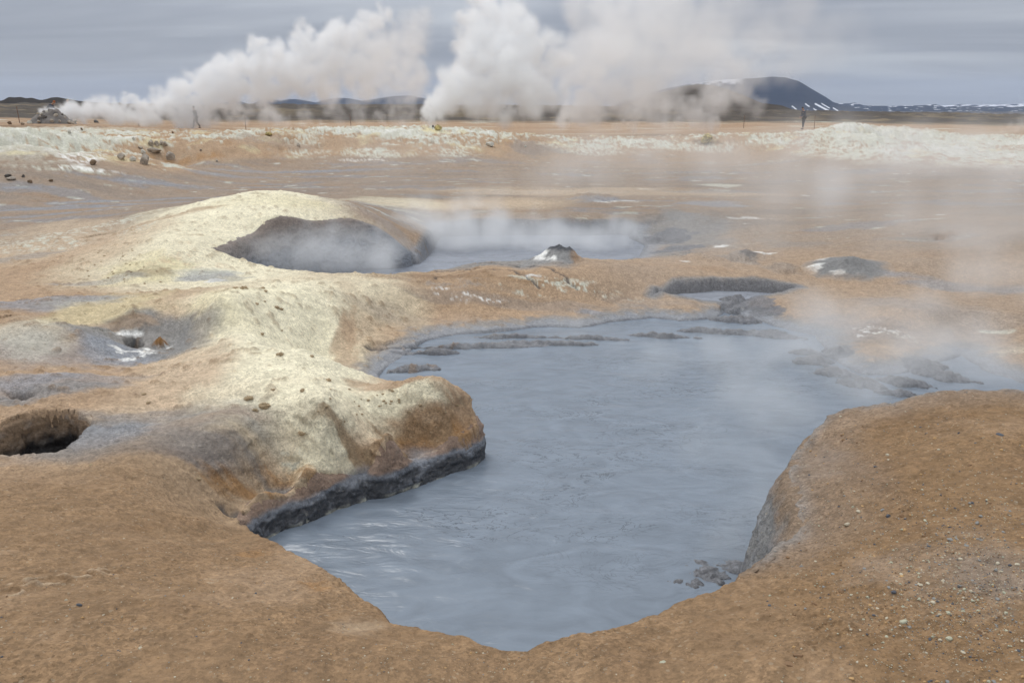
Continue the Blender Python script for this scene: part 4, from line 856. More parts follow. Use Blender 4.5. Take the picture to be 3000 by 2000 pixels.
def c_main(x, y, z, nz_):
    c = np.broadcast_to(C['grey'], x.shape+(3,)).copy(); c = c*(1-.0)
    wht = sstep(.05, .3, nz_-.35*x+.1)*sstep(.12, .3, z)*sstep(.85, .6, z); c = c+(C['white']-c)*wht[..., None]
    rst = sstep(.2, .5, x)*sstep(-.3, .2, nz_+.2); c = c+(C['rust']*.8-c)*(rst*.8)[..., None]
    dk = sstep(.55, .8, z); c = c+(C['dark']*1.2-c)*dk[..., None]; tn = sstep(.75, 1, np.hypot(x, y)); return c+(C['tan']-c)*(tn*.6*(x > -.2))[..., None]
def c_grey(x, y, z, nz_):
    c = np.broadcast_to(C['grey']*.85, x.shape+(3,)).copy(); wht = sstep(.1, .3, nz_-.5*x-.1)*sstep(.5, .2, z); return c+(C['white']-c)*(wht*.8)[..., None]
def c_rust(x, y, z, nz_):
    c = np.broadcast_to(C['rust'], x.shape+(3,)).copy(); return c*(.6+.5*nz_[..., None])
mud_cone(1625,770,250,44,.2,c_main,'dark crusted mud cone with white streaks on the cracked ridge',3,.55)
mud_cone(2480,806,300,34,0,c_grey,'small grey mud cone beside a white crust patch at right',9)
mud_cone(470,1012,58,26,0,c_rust,'tiny rusty mud lump beside the black steam hole',5)

# ------------------------------------------------------------------ venting stone heap
def stone_heap():
    p = at_px(155, 364, 62); gz = ground_z(p[0], p[1]); k = 62/F
    e = link('fumarole', None, label='heap of grey stones with a steam vent at far left', category='fumarole'); e.location = (p[0], p[1], gz)
    a = np.linspace(0, 2*np.pi, 61); q = np.linspace(0, 1, 24); A_, Q = np.meshgrid(a, q); A_[:, -1] = 0
    xx, yy = Q*np.cos(A_), Q*np.sin(A_); nz_ = fbm(xx*2.5, yy*2.5, 4)
    zz = (1-Q**1.6)*(1+.7*nz_)*30*k-Q**4*.25; zz -= .35*sstep(.25, .05, Q)
    c_ = np.broadcast_to((C['mauve']*.4+C['grey']*.3), xx.shape+(3,))*(1+.5*nz_[..., None])
    link('mound', grid_mesh('mound', xx*64*k, yy*1.2, zz, np.clip(c_, .03, .8)), M_cone, e)
    g = np.random.default_rng(5)
    for i in range(26):
        an, qq = g.uniform(0, 6.28), g.uniform(.25, 1.0); sz = g.uniform(.12, .34)
        V, Fc = rock_shape(300+i, (sz*1.2, sz, sz*.8), 1, 6, .12)
        st_ = link('stone', to_mesh('stone', V, Fc, False), [M_rock, M_rockd, M_rockp, M_rock][i % 4], e)
        st_.location = (math.cos(an)*qq*62*k, math.sin(an)*qq*1.15, max((1-qq**1.6)*30*k, 0)+.02); st_.rotation_euler = (g.uniform(0, 6), g.uniform(0, 6), 0)
    return e
stone_heap()

# ------------------------------------------------------------------ rope barrier
M_post = plain_material('rusty_steel', (.17, .10, .07), .8, .2, 8.)
M_rope = plain_material('grey_rope', (.20, .18, .17), .9, .2, 30.)
def tube(pts, rad, seg=6):
    V, Fc = [], []; pts = [np.array(p, float) for p in pts]
    for i, p in enumerate(pts):
        d = pts[min(i+1, len(pts)-1)]-pts[max(i-1, 0)]; d /= np.linalg.norm(d); a = np.cross(d, (0, 0, 1) if abs(d[2]) < .9 else (1, 0, 0)); a /= np.linalg.norm(a); b = np.cross(d, a)
        for k in range(seg): V.append(p+rad*(a*math.cos(6.2832*k/seg)+b*math.sin(6.2832*k/seg)))
    for i in range(len(pts)-1):
        for k in range(seg): Fc.append((i*seg+k, i*seg+(k+1) % seg, (i+1)*seg+(k+1) % seg, (i+1)*seg+k))
    Fc.append(tuple(range(seg))[::-1]); Fc.append(tuple(range((len(pts)-1)*seg, len(pts)*seg)))
    return V, Fc
tops = []
for u, r, lb in [(60,67,'thin rusty barrier post left of the venting stone heap'),(408,69,'thin rusty barrier post leaning in front of the big plume'),(720,71,'thin barrier post right of the walking person, in steam'),(1029,72,'thin barrier post behind the crest left of the central plume'),(2179,76,'thin barrier post on the orange flat left of the standing person'),(2386,73,'thin barrier post just right of the standing person')]:
    p = at_px(u, 372, r); gz = ground_z(p[0], p[1]); h = 1.1; ln = random.uniform(-.07, .03)
    e = link('barrier_post', None, label=lb, category='post', group='thin posts of the rope barrier'); e.location = (p[0], p[1], gz)
    V, Fc = tube([(0, 0, -.25), (ln*.5, 0, h*.5), (ln, 0, h)], .022); link('shaft', to_mesh('shaft', V, Fc), M_post, e)
    V, Fc = tube([(ln-.03, 0, h-.03), (ln, 0, h+.03), (ln+.03, 0, h-.03)], .010); link('rope_hook', to_mesh('rope_hook', V, Fc), M_post, e)
    tops.append(np.array([p[0]+ln, p[1], gz+h]))
for (i, j), lb in zip([(0, 1), (1, 2), (2, 3), (4, 5)], ['rope from the stone heap to the leaning post', 'rope stretched past the walking person to the next post', 'rope running along the crest behind the steam', 'rope beside the standing person at right']):
    a, b = tops[i], tops[j]; pts = [a+(b-a)*t-np.array([0, 0, .20*4*t*(1-t)]) for t in np.linspace(0, 1, 14)]
    V, Fc = tube(pts, .012, 5); o = link('barrier_rope', to_mesh('barrier_rope', V, Fc), M_rope, label=lb, category='rope', group='ropes of the barrier')

# ------------------------------------------------------------------ people
M_skin = plain_material('skin', (.42, .26, .19), .6, .06, 12., .1, .002)
M_navy = plain_material('navy_cloth', (.030, .038, .060), .9, .2, 25., .3, .01)
M_black = plain_material('black_cloth', (.020, .021, .025), .9, .2, 25., .3, .01)
M_slate = plain_material('slate_cloth', (.075, .085, .11), .9, .2, 25., .3, .01)
M_shoe = plain_material('dark_leather', (.022, .018, .016), .6, .2, 20.)
M_hairb = plain_material('brown_hair', (.045, .028, .018), .8, .3, 40.)
M_hairy = plain_material('blond_hair', (.42, .32, .16), .8, .25, 40.)
M_hat = plain_material('rust_wool', (.32, .10, .035), .95, .2, 40.)
def skin_mesh(name, chains, sub=2):
    """chains: lists of (point, radius); shared points are welded, each chain grown with the Skin modifier"""
    verts, rad, edges, idx = [], [], [], {}
    for ch in chains:
        prev = None
        for p, r in ch:
            k = tuple(round(c, 4) for c in p)
            if k not in idx: idx[k] = len(verts); verts.append(p); rad.append(r)
            if prev is not None and prev != idx[k]: edges.append((prev, idx[k]))
            prev = idx[k]
    me = bpy.data.meshes.new(name); me.from_pydata(verts, edges, []); o = bpy.data.objects.new(name, me); col.objects.link(o)
    md = o.modifiers.new('skin', 'SKIN'); md.use_smooth_shade = True
    lay_ = me.skin_vertices[0].data if me.skin_vertices else None
    if lay_ is None:
        with bpy.context.temp_override(object=o, active_object=o): bpy.ops.mesh.customdata_skin_add()
        lay_ = me.skin_vertices[0].data
    seen = set(); adj = {i: [] for i in range(len(verts))}
    for a, b in edges: adj[a].append(b); adj[b].append(a)
    for i in range(len(verts)):
        lay_[i].radius = (rad[i], rad[i]); lay_[i].use_root = False
    for i in range(len(verts)):
        if i in seen: continue
        lay_[i].use_root = True; stack = [i]
        while stack:
            c = stack.pop()
            if c in seen: continue
            seen.add(c); stack += adj[c]
    sb = o.modifiers.new('sub', 'SUBSURF'); sb.levels = sub; sb.render_levels = sub
    dg = bpy.context.evaluated_depsgraph_get(); out = bpy.data.meshes.new_from_object(o.evaluated_get(dg)); out.name = name
    bpy.data.objects.remove(o); bpy.data.meshes.remove(me); out.polygons.foreach_set('use_smooth', [True]*len(out.polygons)); return out
def person(loc, rz, label, legs, arms, bend, head, jacket, trousers, hairmat, hat=False, height=1.75):
    """legs: per side (knee fwd, foot fwd); arms: per side (elbow xyz, hand xyz) offsets from the shoulder; faces +x"""
    S = height/1.75; e = link('person', None, label=label, category='person'); e.location = loc; e.rotation_euler = (0, 0, rz); e.scale = (S, S, S)
    hip = np.array((0, 0, .93)); cb, sb_ = math.cos(bend), math.sin(bend)
    def up(h, f=0, sd=0): return tuple(hip+np.array((sb_*h+cb*f, sd, cb*h-sb_*f)))
    sh = up(.48); neck = up(.55, .01); hd = np.array(up(.60, .02)); hx, hz = math.sin(head), math.cos(head)
    def hp(h, f=0, sd=0): return tuple(hd+np.array((hx*h+hz*f, sd, hz*h-hx*f)))
    legc, trc, shoes, armc, slc = [], [], [], [], []
    for sd, (kf, ff, lift) in zip((1, -1), legs):
        h_ = tuple(hip+np.array((0, .095*sd, -.03))); kn = (kf, .10*sd, .49+lift*.5); an = (ff, .105*sd, .09+lift)
        legc.append([(tuple(hip), .13), (h_, .085), (kn, .055), (an, .036), ((an[0]+.05, an[1], an[2]-.045), .035), ((an[0]+.15, an[1], an[2]-.055), .03)])
        trc.append([(tuple(hip+np.array((0, 0, .06))), .155), (h_, .105), (((h_[0]+kn[0])/2, kn[1], (h_[2]+kn[2])/2), .09), (kn, .075), ((an[0], an[1], an[2]+.03), .064)])
        shoes.append([((an[0]-.05, an[1], an[2]-.045), .045), ((an[0]+.06, an[1], an[2]-.045), .05), ((an[0]+.17, an[1], an[2]-.055), .038)])
    shs = []
    for sd, (el_, ha) in zip((1, -1), arms):
        s0 = np.array(up(.46, 0, .18*sd)); s1 = tuple(s0+np.array(el_)); h1 = np.array(s0+np.array(ha)); dv = h1-np.array(s1); dv /= np.linalg.norm(dv)
        armc.append([(sh, .10), (tuple(s0), .06), (s1, .045), (tuple(h1), .028), (tuple(h1+dv*.07), .034)])
        slc.append([(up(.44), .13), (tuple(s0), .082), (s1, .064), (tuple(h1-dv*.03), .05)])
        shs.append((h1, dv, sd))
    body = [[(tuple(hip), .13), (up(.2), .115), (up(.36), .125), (sh, .10), (neck, .055), (hp(.04), .058), (hp(.10, .01), .082), (hp(.16), .088), (hp(.22, -.005), .072)]]
    body += legc+armc
    for h1, dv, sd in shs:                                            # five fingers and a side thumb on each hand
        side = np.cross(dv, (0, 1, 0)); side /= np.linalg.norm(side)+1e-6
        for f in range(4):
            b0 = h1+dv*.07+side*(.028-.018*f); L = (.075, .085, .08, .062)[f]
            body.append([(tuple(b0), .009), (tuple(b0+dv*L*.5+np.array((0, -.008*sd, 0))), .0085), (tuple(b0+dv*L+np.array((0, -.028*sd, 0))), .007)])
        b0 = h1+dv*.03+side*.035; body.append([(tuple(b0), .010), (tuple(b0+side*.03+dv*.03), .009), (tuple(b0+side*.035+dv*.06), .007)])
    for sd in (1, -1): body.append([(hp(.12, 0, .078*sd), .016), (hp(.16, -.01, .086*sd), .018)])       # ears
    body.append([(hp(.14, .08), .016), (hp(.115, .105), .018), (hp(.105, .085), .014)])                  # nose
    link('body', skin_mesh('body', body, 1), M_skin, e)
    link('trousers', skin_mesh('trousers', trc, 2), trousers, e)
    link('jacket', skin_mesh('jacket', [[(up(-.06), .165), (up(.1), .16), (up(.26), .17), (up(.40), .165), (up(.44), .13), (up(.53), .07)]]+slc, 2), jacket, e)
    for sh_ in shoes: link('shoe', skin_mesh('shoe', [sh_], 2), M_shoe, e)
    link('hat' if hat else 'hair', skin_mesh('hair', [[(hp(.10, -.05), .06), (hp(.17, -.035), .088), (hp(.22, -.01), .088), (hp(.25, .01), .055)]], 2), hairmat, e)
    for sd in (1, -1):
        link('eye', skin_mesh('eye', [[(hp(.145, .073, .03*sd), .009), (hp(.145, .080, .03*sd), .007)]], 1), M_black, e)
    link('mouth', skin_mesh('mouth', [[(hp(.075, .082, .022), .006), (hp(.073, .088, 0), .007), (hp(.075, .082, -.022), .006)]], 1), plain_material('lips', (.30, .13, .11), .6), e)
    return e
def stand(u, v, r):
    p = at_px(u, v, r); return (p[0], p[1], ground_z(p[0], p[1]))
hang = ((0, .03, -.28), (.05, .02, -.52)); hangr = ((0, -.03, -.28), (.05, -.02, -.52))
pl = stand(577, 376, 67.0); person(pl, R(168), 'person in dark clothes walking left, upper body lost in the steam', [(.17, .26, .0), (.02, -.24, .05)], [((-.1, .03, -.26), (.02, .02, -.48)), ((.1, -.03, -.26), (.24, -.02, -.42))], .12, .2, M_black, M_black, M_hairb, False, 1.62)
pr = stand(2352, 377, 71); person(pr, R(186), 'person in slate jacket standing with head bowed on the right of the bank', [(.03, .06, 0), (-.01, -.06, 0)], [((.04, .05, -.27), (.2, -.02, -.42)), ((.04, -.05, -.27), (.2, .02, -.42))], .10, .75, M_slate, M_black, M_hairb)
p3 = stand(140, 330, 67.5); person(p3, R(10), 'person in navy bending forward behind the jet of steam, rust coloured hat', [(.06, .0, 0), (.02, -.1, 0)], [((.12, .05, -.25), (.3, .0, -.4)), ((.12, -.05, -.25), (.3, 0, -.4))], .7, .9, M_navy, M_black, M_hat, True)
p4 = stand(206, 330, 68.5); person(p4, R(200), 'fair haired person almost hidden behind the steam near the stone heap', [(.02, .02, 0), (0, 0, 0)], [hang, hangr], .05, .1, M_slate, M_black, M_hairy)

# ------------------------------------------------------------------ loose stones and clods in the foreground
peb_m = [plain_material('pebble_pale', (.52, .47, .36), .85, .15, 60., .3, .003), plain_material('pebble_ochre', (.50, .32, .15), .85, .2, 60., .3, .003), plain_material('pebble_grey', (.26, .26, .25), .85, .2, 60., .3, .003),
         plain_material('pebble_slate', (.09, .10, .12), .7, .2, 60., .3, .003), plain_material('pebble_brown', (.24, .15, .085), .9, .2, 60., .3, .003), plain_material('pebble_green', (.45, .45, .34), .85, .15, 60., .3, .003)]
PB = []
for i in range(18):
    g = np.random.default_rng(900+i); V, Fc = rock_shape(900+i, (1, g.uniform(.6, 1), g.uniform(.35, .8)), 1, 6, .18); PB.append((V, Fc))
peb_mesh = {}
def pebble(x, y, size, mi, shape, label, group, name='pebble', cat='pebble', rz=None):
    key = (shape % 18, mi)
    if key not in peb_mesh: me = to_mesh('pebble', *PB[shape % 18], False); me.materials.append(peb_m[mi]); peb_mesh[key] = me
    o = link(name, peb_mesh[key], label=label, category=cat)
    if group: o['group'] = group
    o.scale = (size,)*3; o.rotation_euler = (0, 0, random.uniform(0, 6.28) if rz is None else rz); o.location = (x, y, ground_z(x, y)+size*.02); return o
for u, v, wpx, mi, lb in [(1940,1940,24,5,'white lump of stone alone on the brown rim near the bottom edge'),(2648,1822,22,5,'flat yellow flake of stone on the stony slope at right'),(2482,1537,22,0,'cream chip near the top of the stony slope'),(2785,1580,20,2,'grey green stone high on the stony slope'),(2496,1988,16,1,'orange stone at the bottom edge right of centre'),
    (2780,1870,20,5,'pale flat chip low on the stony slope'),(2463,1732,18,4,'brown lump in the middle of the stony slope'),(2387,1768,20,4,'round brown lump at the left edge of the stony slope'),(2618,1734,16,3,'small slate blue stone on the stony slope'),(2930,1275,22,3,'slate grey flat stone on the crest of the right mound'),
    (411,1898,16,0,'pale stone at the centre of the left foreground'),(232,1772,18,3,'dark flat stone on the left foreground slope'),(1072,1955,11,1,'ochre pebble near the bottom edge left of centre'),(1478,1959,9,5,'pale green pebble near the bottom edge, centre'),(2340,1920,30,4,'large brown clod low on the rim right of centre'),(2310,1946,30,4,'flat brown clod beside the large brown clod')]:
    p = hit(u/K, v/K); d = math.hypot(p[0], p[1]); pebble(p[0], p[1], wpx*1.15*d/F, mi, int(u), lb, None)
g = np.random.default_rng(77)
def scatter(nn, us, vs_, sig, sizes, mats, label, group, name='pebble', cat='pebble'):
    for _ in range(nn):
        u = np.clip(g.normal(us, sig[0]), 5, 2995); v = np.clip(g.normal(vs_, sig[1]), 1150, 1995)
        p = hit(u/K, v/K)
        if p[2] < -.1 or math.hypot(p[0], p[1]) > 6: continue
        if signed(main_pool, np.array([p[0]]), np.array([p[1]]))[0][0] > -.04: continue
        d = math.hypot(p[0], p[1]); k_ = g.uniform(0, sizes[1]); mi_ = int(g.choice(mats)); pebble(p[0], p[1], sizes[0]*math.exp(k_)*d/F, mi_, int(g.integers(0, 18)), label.replace('COL', ('cream', 'ochre', 'grey', 'slate blue', 'brown', 'pale green')[mi_]).replace('SIZE', 'larger' if k_ > sizes[1]*.6 else 'small'), group, name, cat)
scatter(120, 2650, 1720, (170, 130), (7, .9), [0, 0, 1, 2, 2, 3, 4, 5, 5], 'SIZE COL stone scattered over the inner gravelly slope at bottom right', 'small stones on the gravelly slope at right')
scatter(70, 2850, 1750, (120, 150), (7, .8), [0, 1, 2, 2, 3, 5, 5], 'SIZE COL stone in the dense gravel by the right frame edge', 'small stones in the dense gravel at the right edge')
scatter(40, 2600, 1350, (220, 110), (6, .7), [0, 1, 4, 4, 3], 'SIZE COL stone on the upper part of the right brown mound', 'small stones on the upper right mound')
scatter(36, 1350, 1940, (330, 35), (5, .8), [0, 0, 1, 1, 5], 'SIZE COL pebble on the brown rim along the bottom edge', 'pebbles on the rim along the bottom edge')
scatter(34, 450, 1820, (300, 110), (5, .8), [0, 1, 2, 3], 'SIZE COL pebble on the brown slope at lower left', 'pebbles on the lower left slope')

# finer gravel: one mass
def gravel():
    V, Fc, mi = [], [], []; base = 0
    lo = np.array([(1,0,0),(-1,0,0),(0,1,0),(0,-1,0),(0,0,1),(0,0,-1)], float); fo = np.array([(0,2,4),(2,1,4),(1,3,4),(3,0,4),(2,0,5),(1,2,5),(3,1,5),(0,3,5)])
    cnt = 0
    for us, vs_, su, sv, nn, sz in [(2720, 1740, 210, 150, 4600, 3.0), (2880, 1700, 120, 180, 2200, 3.2), (2450, 1400, 260, 190, 1300, 2.6), (1300, 1930, 420, 50, 900, 2.6), (500, 1780, 380, 170, 1100, 2.4)]:
        for _ in range(nn):
            u = np.clip(g.normal(us, su), -60, 3060); v = np.clip(g.normal(vs_, sv), 1150, 2030); p = hit(u/K, v/K); d = math.hypot(p[0], p[1])
            if p[2] < -.05 or d > 6: continue
            s_ = sz*math.exp(g.normal(0, .45))*d/F
            q = lo*g.uniform(.6, 1.2, (6, 3))*np.array((1, .9, .6))*s_*.62
            V.append(q+np.array((p[0], p[1], p[2]+s_*.03))); Fc.append(fo+base); base += 6; mi.append(int(g.choice([0, 0, 1, 2, 2, 3, 4, 4, 5])))
    me = bpy.data.meshes.new('gravel'); V = np.concatenate(V); Fc = np.concatenate(Fc)
    me.vertices.add(len(V)); me.vertices.foreach_set('co', V.astype(np.float32).ravel()); me.loops.add(Fc.size); me.loops.foreach_set('vertex_index', Fc.astype(np.int32).ravel())
    me.polygons.add(len(Fc)); me.polygons.foreach_set('loop_start', np.arange(0, Fc.size, 3, dtype=np.int32))
    for m_ in peb_m: me.materials.append(m_)
    me.polygons.foreach_set('material_index', np.repeat(np.array(mi, np.int32), 8)); me.update(calc_edges=True)
    link('gravel', me, None, kind='stuff', label='fine mixed gravel strewn over the brown foreground', category='gravel')
gravel()

# dried clods on the sulphur mounds
M_dry = plain_material('dry_clod', (.42, .32, .20), .95, .25, 40., .6, .01)
CL = [to_mesh('clod', *rock_shape(1200+i, (1, .8, .55), 2, 3, .45), False) for i in range(6)]
for me in CL: me.materials.append(M_dry)
def clod(u, v, wpx, label, group):
    p = hit(u/K, v/K); d = math.hypot(p[0], p[1]); sz = wpx*.75*d/F; o = link('clod', CL[int(u+v) % 6], label=label, category='clod')
    if group: o['group'] = group
    o.location = (p[0], p[1], ground_z(p[0], p[1])+.02*sz); o.scale = (sz,)*3; o.rotation_euler = (0, 0, random.uniform(0, 6.28))
for u, v, wp, lb in [(690,845,26,'leftmost crumbly clod of the upper row on the yellow mound'),(715,846,34,'largest crumbly clod of the upper row on the yellow mound'),(768,845,24,'clod at the right end of the upper row'),(778,853,18,'small clod below the right end of the upper row'),(752,890,18,'left clod of the pair below the upper row'),(775,883,16,'right clod of the pair below the upper row'),
    (810,901,22,'upper clod of the two on the cream slope'),(823,906,18,'lower clod of the two on the cream slope'),(767,978,20,'round clod alone on the cream slope'),(825,968,12,'tiny clod right of the round one'),(820,1038,34,'flat ragged clod at the centre of the cream slope'),(913,1044,20,'small clod near the edge of the mound above the pool'),(728,1168,36,'ragged clod on the lower cream slope'),(775,1190,46,'largest ragged clod low on the cream slope'),(748,1202,24,'clod at the lower left of the largest ragged one'),(800,1142,22,'clod above the largest ragged one'),(887,1144,26,'clod near the edge above the promontory'),(960,1114,28,'crumbly clod at the neck of the promontory'),(420,1154,20,'brown lump beside the grey hollow'),(435,1180,16,'flat brown chip below the brown lump'),(885,1268,34,'dark crumbly clod on the left end of the promontory'),(265,1363,20,'tan clod on the border of grey and brown ground'),(580,1402,26,'orange clod above the dark ledge')]:
    clod(u, v, wp, lb, 'dried clods on the sulphur mound')
for i in range(34):
    u, v = g.normal(1130, 110), g.normal(1185, 26); clod(np.clip(u, 930, 1340), np.clip(v, 1140, 1235), float(g.uniform(7, 16)), 'crumb of dried mud on top of the promontory', 'crumbs on the promontory top')
for i in range(40):
    u, v = g.normal(360, 60), g.normal(795, 28); clod(u, v, float(g.uniform(4, 10)), 'crumb of dried mud on the yellow flank left of the crater', 'crumbs on the yellow flank')

# ------------------------------------------------------------------ steam
def steam(name, puffs, voxel, nscale, warp_amp, dens, label, soft=(.35, 1.0), erode=.9, fill=14, detail=5., fillr=.55, zfloor=None, color=.9995, seed=1, ani=0.0):
    """puffs: (centre, radius, density). Filled with seeds, grown into a fog grid and eroded by noise."""
    gg = np.random.default_rng(seed); P, RD, DN = [], [], []
    for c, r, dn in puffs:
        c = np.array(c, float); ax = np.array(r if hasattr(r, '__len__') else (r, r, r), float); rm = ax.mean()
        for k in range(fill):
            q = gg.normal(size=3); q *= gg.uniform(0, 1)**(1/3)/np.linalg.norm(q)
            P.append(c+q*ax*(1-fillr*.6)); RD.append(min(ax.min()*1.4, rm)*fillr*gg.uniform(.8, 1.2)); DN.append(dn)
    P = np.array(P); RD = np.array(RD); DN = np.array(DN)
    me = bpy.data.meshes.new(name); me.from_pydata([tuple(p) for p in P], [], [])
    me.attributes.new('rad', 'FLOAT', 'POINT').data.foreach_set('value', RD.astype(np.float32)); me.attributes.new('dens', 'FLOAT', 'POINT').data.foreach_set('value', DN.astype(np.float32))
    m, t, nd = material(name+'_vapour'); pv = nd('ShaderNodeVolumePrincipled', ins={'Density': dens, 'Color': (color-.013, color-.006, color, 1), 'Anisotropy': ani}); nd('ShaderNodeOutputMaterial', ins={'Volume': pv.outputs[0]})
    me.materials.append(m)
    ng = bpy.data.node_groups.new(name, 'GeometryNodeTree'); nd = nodes_of(ng)
    ng.interface.new_socket('Geometry', in_out='INPUT', socket_type='NodeSocketGeometry'); ng.interface.new_socket('Geometry', in_out='OUTPUT', socket_type='NodeSocketGeometry')
    gi = nd('NodeGroupInput'); G = gi.outputs[0]
    lo = (P-RD[:, None]).min(0)-warp_amp*.6; hi = (P+RD[:, None]).max(0)+warp_amp*.6
    if zfloor is not None: lo[2] = max(lo[2], zfloor)
    rx_, ry_, rz_ = [int(max(8, min(420, (hi[i]-lo[i])/voxel))) for i in range(3)]
    pos = nd('GeometryNodeInputPosition')
    ps = nd('ShaderNodeVectorMath', operation='SCALE', ins={0: pos.outputs[0], 'Scale': nscale})
    n1 = nd('ShaderNodeTexNoise', ins={'Vector': ps.outputs[0], 'Scale': 1.0, 'Detail': 3., 'Roughness': .55})
    sb = nd('ShaderNodeVectorMath', operation='SUBTRACT', ins={0: n1.outputs['Color'], 1: (.5, .5, .5)})
    wp = nd('ShaderNodeVectorMath', operation='MULTIPLY_ADD', ins={0: sb.outputs[0], 1: (warp_amp*2,)*3, 2: pos.outputs[0]})
    sn = nd('GeometryNodeSampleNearest', ins={0: G, 'Sample Position': wp.outputs[0]})
    p0 = nd('GeometryNodeInputPosition')
    def samp(dt, src): return nd('GeometryNodeSampleIndex', data_type=dt, ins={'Geometry': G, 'Index': sn.outputs[0], 'Value': src}).outputs['Value']
    pp = samp('FLOAT_VECTOR', p0.outputs[0])
    ra = nd('GeometryNodeInputNamedAttribute', data_type='FLOAT', ins={'Name': 'rad'}); da = nd('GeometryNodeInputNamedAttribute', data_type='FLOAT', ins={'Name': 'dens'})
    rr_ = samp('FLOAT', ra.outputs['Attribute']); dd = samp('FLOAT', da.outputs['Attribute'])
    ds = nd('ShaderNodeVectorMath', operation='DISTANCE', ins={0: pp, 1: wp.outputs[0]})
    q = nd('ShaderNodeMath', operation='DIVIDE', ins={0: ds.outputs['Value'], 1: rr_})
    fo = nd('ShaderNodeMapRange', interpolation_type='SMOOTHSTEP', ins={0: q.outputs[0], 1: soft[0], 2: soft[1], 3: 1., 4: 0.})
    n2 = nd('ShaderNodeTexNoise', ins={'Vector': ps.outputs[0], 'Scale': 2.3, 'Detail': detail, 'Roughness': .6})
    n2c = nd('ShaderNodeMath', operation='MULTIPLY_ADD', ins={0: n2.outputs[0], 1: erode*2, 2: -erode})          # -erode..erode
    sm1 = nd('ShaderNodeMath', operation='MULTIPLY_ADD', ins={0: fo.outputs[0], 1: 1+erode*.5, 2: n2c.outputs[0]})
    cl_ = nd('ShaderNodeMapRange', ins={0: sm1.outputs[0], 1: erode*.25, 2: 1.0, 3: 0., 4: 1.})
    d1 = nd('ShaderNodeMath', operation='MULTIPLY', ins={0: cl_.outputs[0], 1: fo.outputs[0]})
    d2_ = nd('ShaderNodeMath', operation='MULTIPLY', ins={0: d1.outputs[0], 1: dd})
    vc = nd('GeometryNodeVolumeCube', ins={'Density': d2_.outputs[0], 'Min': tuple(lo), 'Max': tuple(hi), 'Resolution X': rx_, 'Resolution Y': ry_, 'Resolution Z': rz_})
    sm2 = nd('GeometryNodeSetMaterial', ins={0: vc.outputs[0], 'Material': m}); nd('NodeGroupOutput', ins={0: sm2.outputs[0]})
    o = link(name, me, None, kind='stuff', label=label, category='steam'); o.modifiers.new('vapour', 'NODES').node_group = ng
    return o
def puff(u, v, r, rpx, dn=1.0, sq=1.0): return (at_r(u, v, r), rpx*K*r/F*sq, dn)
A_ = [puff(u, v, 62+u*.011, rp*1.22, dn) for u, v, rp, dn in [(98,258,7,3),(108,257,11,3),(120,256,14,2.5),(137,256,18,2.2),(160,257,22,2.0),(190,258,25,1.6),(225,257,26,1.2),(265,257,29,1.2),(305,258,31,1.2),(350,258,34,1.2),(400,255,38,1.1),(430,265,34,.9),
   (300,232,16,.8),(360,225,24,.9),(420,212,30,.9),(450,180,24,.8),(460,215,42,1),(500,190,40,1),(520,150,26,.9),(515,225,46,.9),(560,170,44,1),(588,100,26,1.1),(585,140,34,1.1),(610,190,50,.9),(650,150,46,.9),(690,110,36,.9),(700,70,26,.8),(700,160,52,.8),(740,120,46,.8),(745,190,48,.6),(790,90,44,.7),(800,150,52,.6),(850,60,40,.6),(880,40,26,.6),(860,120,50,.45),(840,180,48,.4),(900,170,40,.3),(930,110,50,.2),(960,60,50,.15),(950,190,40,.25),(470,265,30,.6),(540,255,30,.4),(600,245,36,.3)]]
steam('steam_plume', A_, .14, .55, 1.0, 2.4, 'long white plume blown right from the stone heap at left', (.0, 1.1), .5, 16, 5., .55, -1.0, seed=2)
B_ = [puff(u, v, 49+max(0, 285-v)*.02, rp*1.25, dn) for u, v, rp, dn in [(972,284,10,1.3),(980,274,16,1.3),(990,262,24,1.2),(1008,246,32,1.2),(1035,225,42,1.1),(1060,195,50,1.1),(1075,150,46,1.1),(1100,110,52,1.1),(1090,70,36,1),(1075,35,26,.9),(1120,40,36,.9),(1140,80,46,1),(1140,150,62,1),(1190,110,60,.9),(1180,50,44,.7),(1110,5,30,.7),(1130,215,60,.9),(1200,180,64,.8),(1220,235,50,.7),(1160,255,34,.6),(1260,200,50,.6),(1270,130,50,.5)]]
steam('steam_plume', B_, .13, .62, .9, 2.2, 'tallest dense white plume rising behind the middle of the bank', (.0, 1.1), .5, 18, 5., .55, -1.0, seed=3)
C_ = [puff(u, v, 56+(u % 70)*.08, rp*1.2, dn) for u, v, rp, dn in [(1300,265,34,.9),(1360,262,34,.9),(1340,225,50,.8),(1400,200,60,.7),(1350,140,80,.55),(1380,60,90,.5),(1460,230,50,.7),(1450,265,28,.8),(1520,255,34,.8),(1500,200,60,.5),(1470,120,90,.42),(1500,40,100,.35),(1580,250,40,.8),(1620,275,26,.9),(1640,284,16,1),(1630,240,40,.7),(1650,200,40,.45),(1600,150,80,.28),(1620,60,100,.22),(1660,225,34,.6),(1700,205,36,.55),(1720,235,30,.4),(1700,170,50,.35),(1720,100,90,.16),(1800,40,100,.10),(1800,130,70,.10),(1420,285,16,.6),(1560,285,14,.7),(1900,80,90,.06)]]
steam('steam_veil', C_, .22, .40, 1.3, .9, 'thin drifting veil of steam in front of the dark hill', (.15, 1.0), .75, 18, 5., .6, -1.0, seed=4)
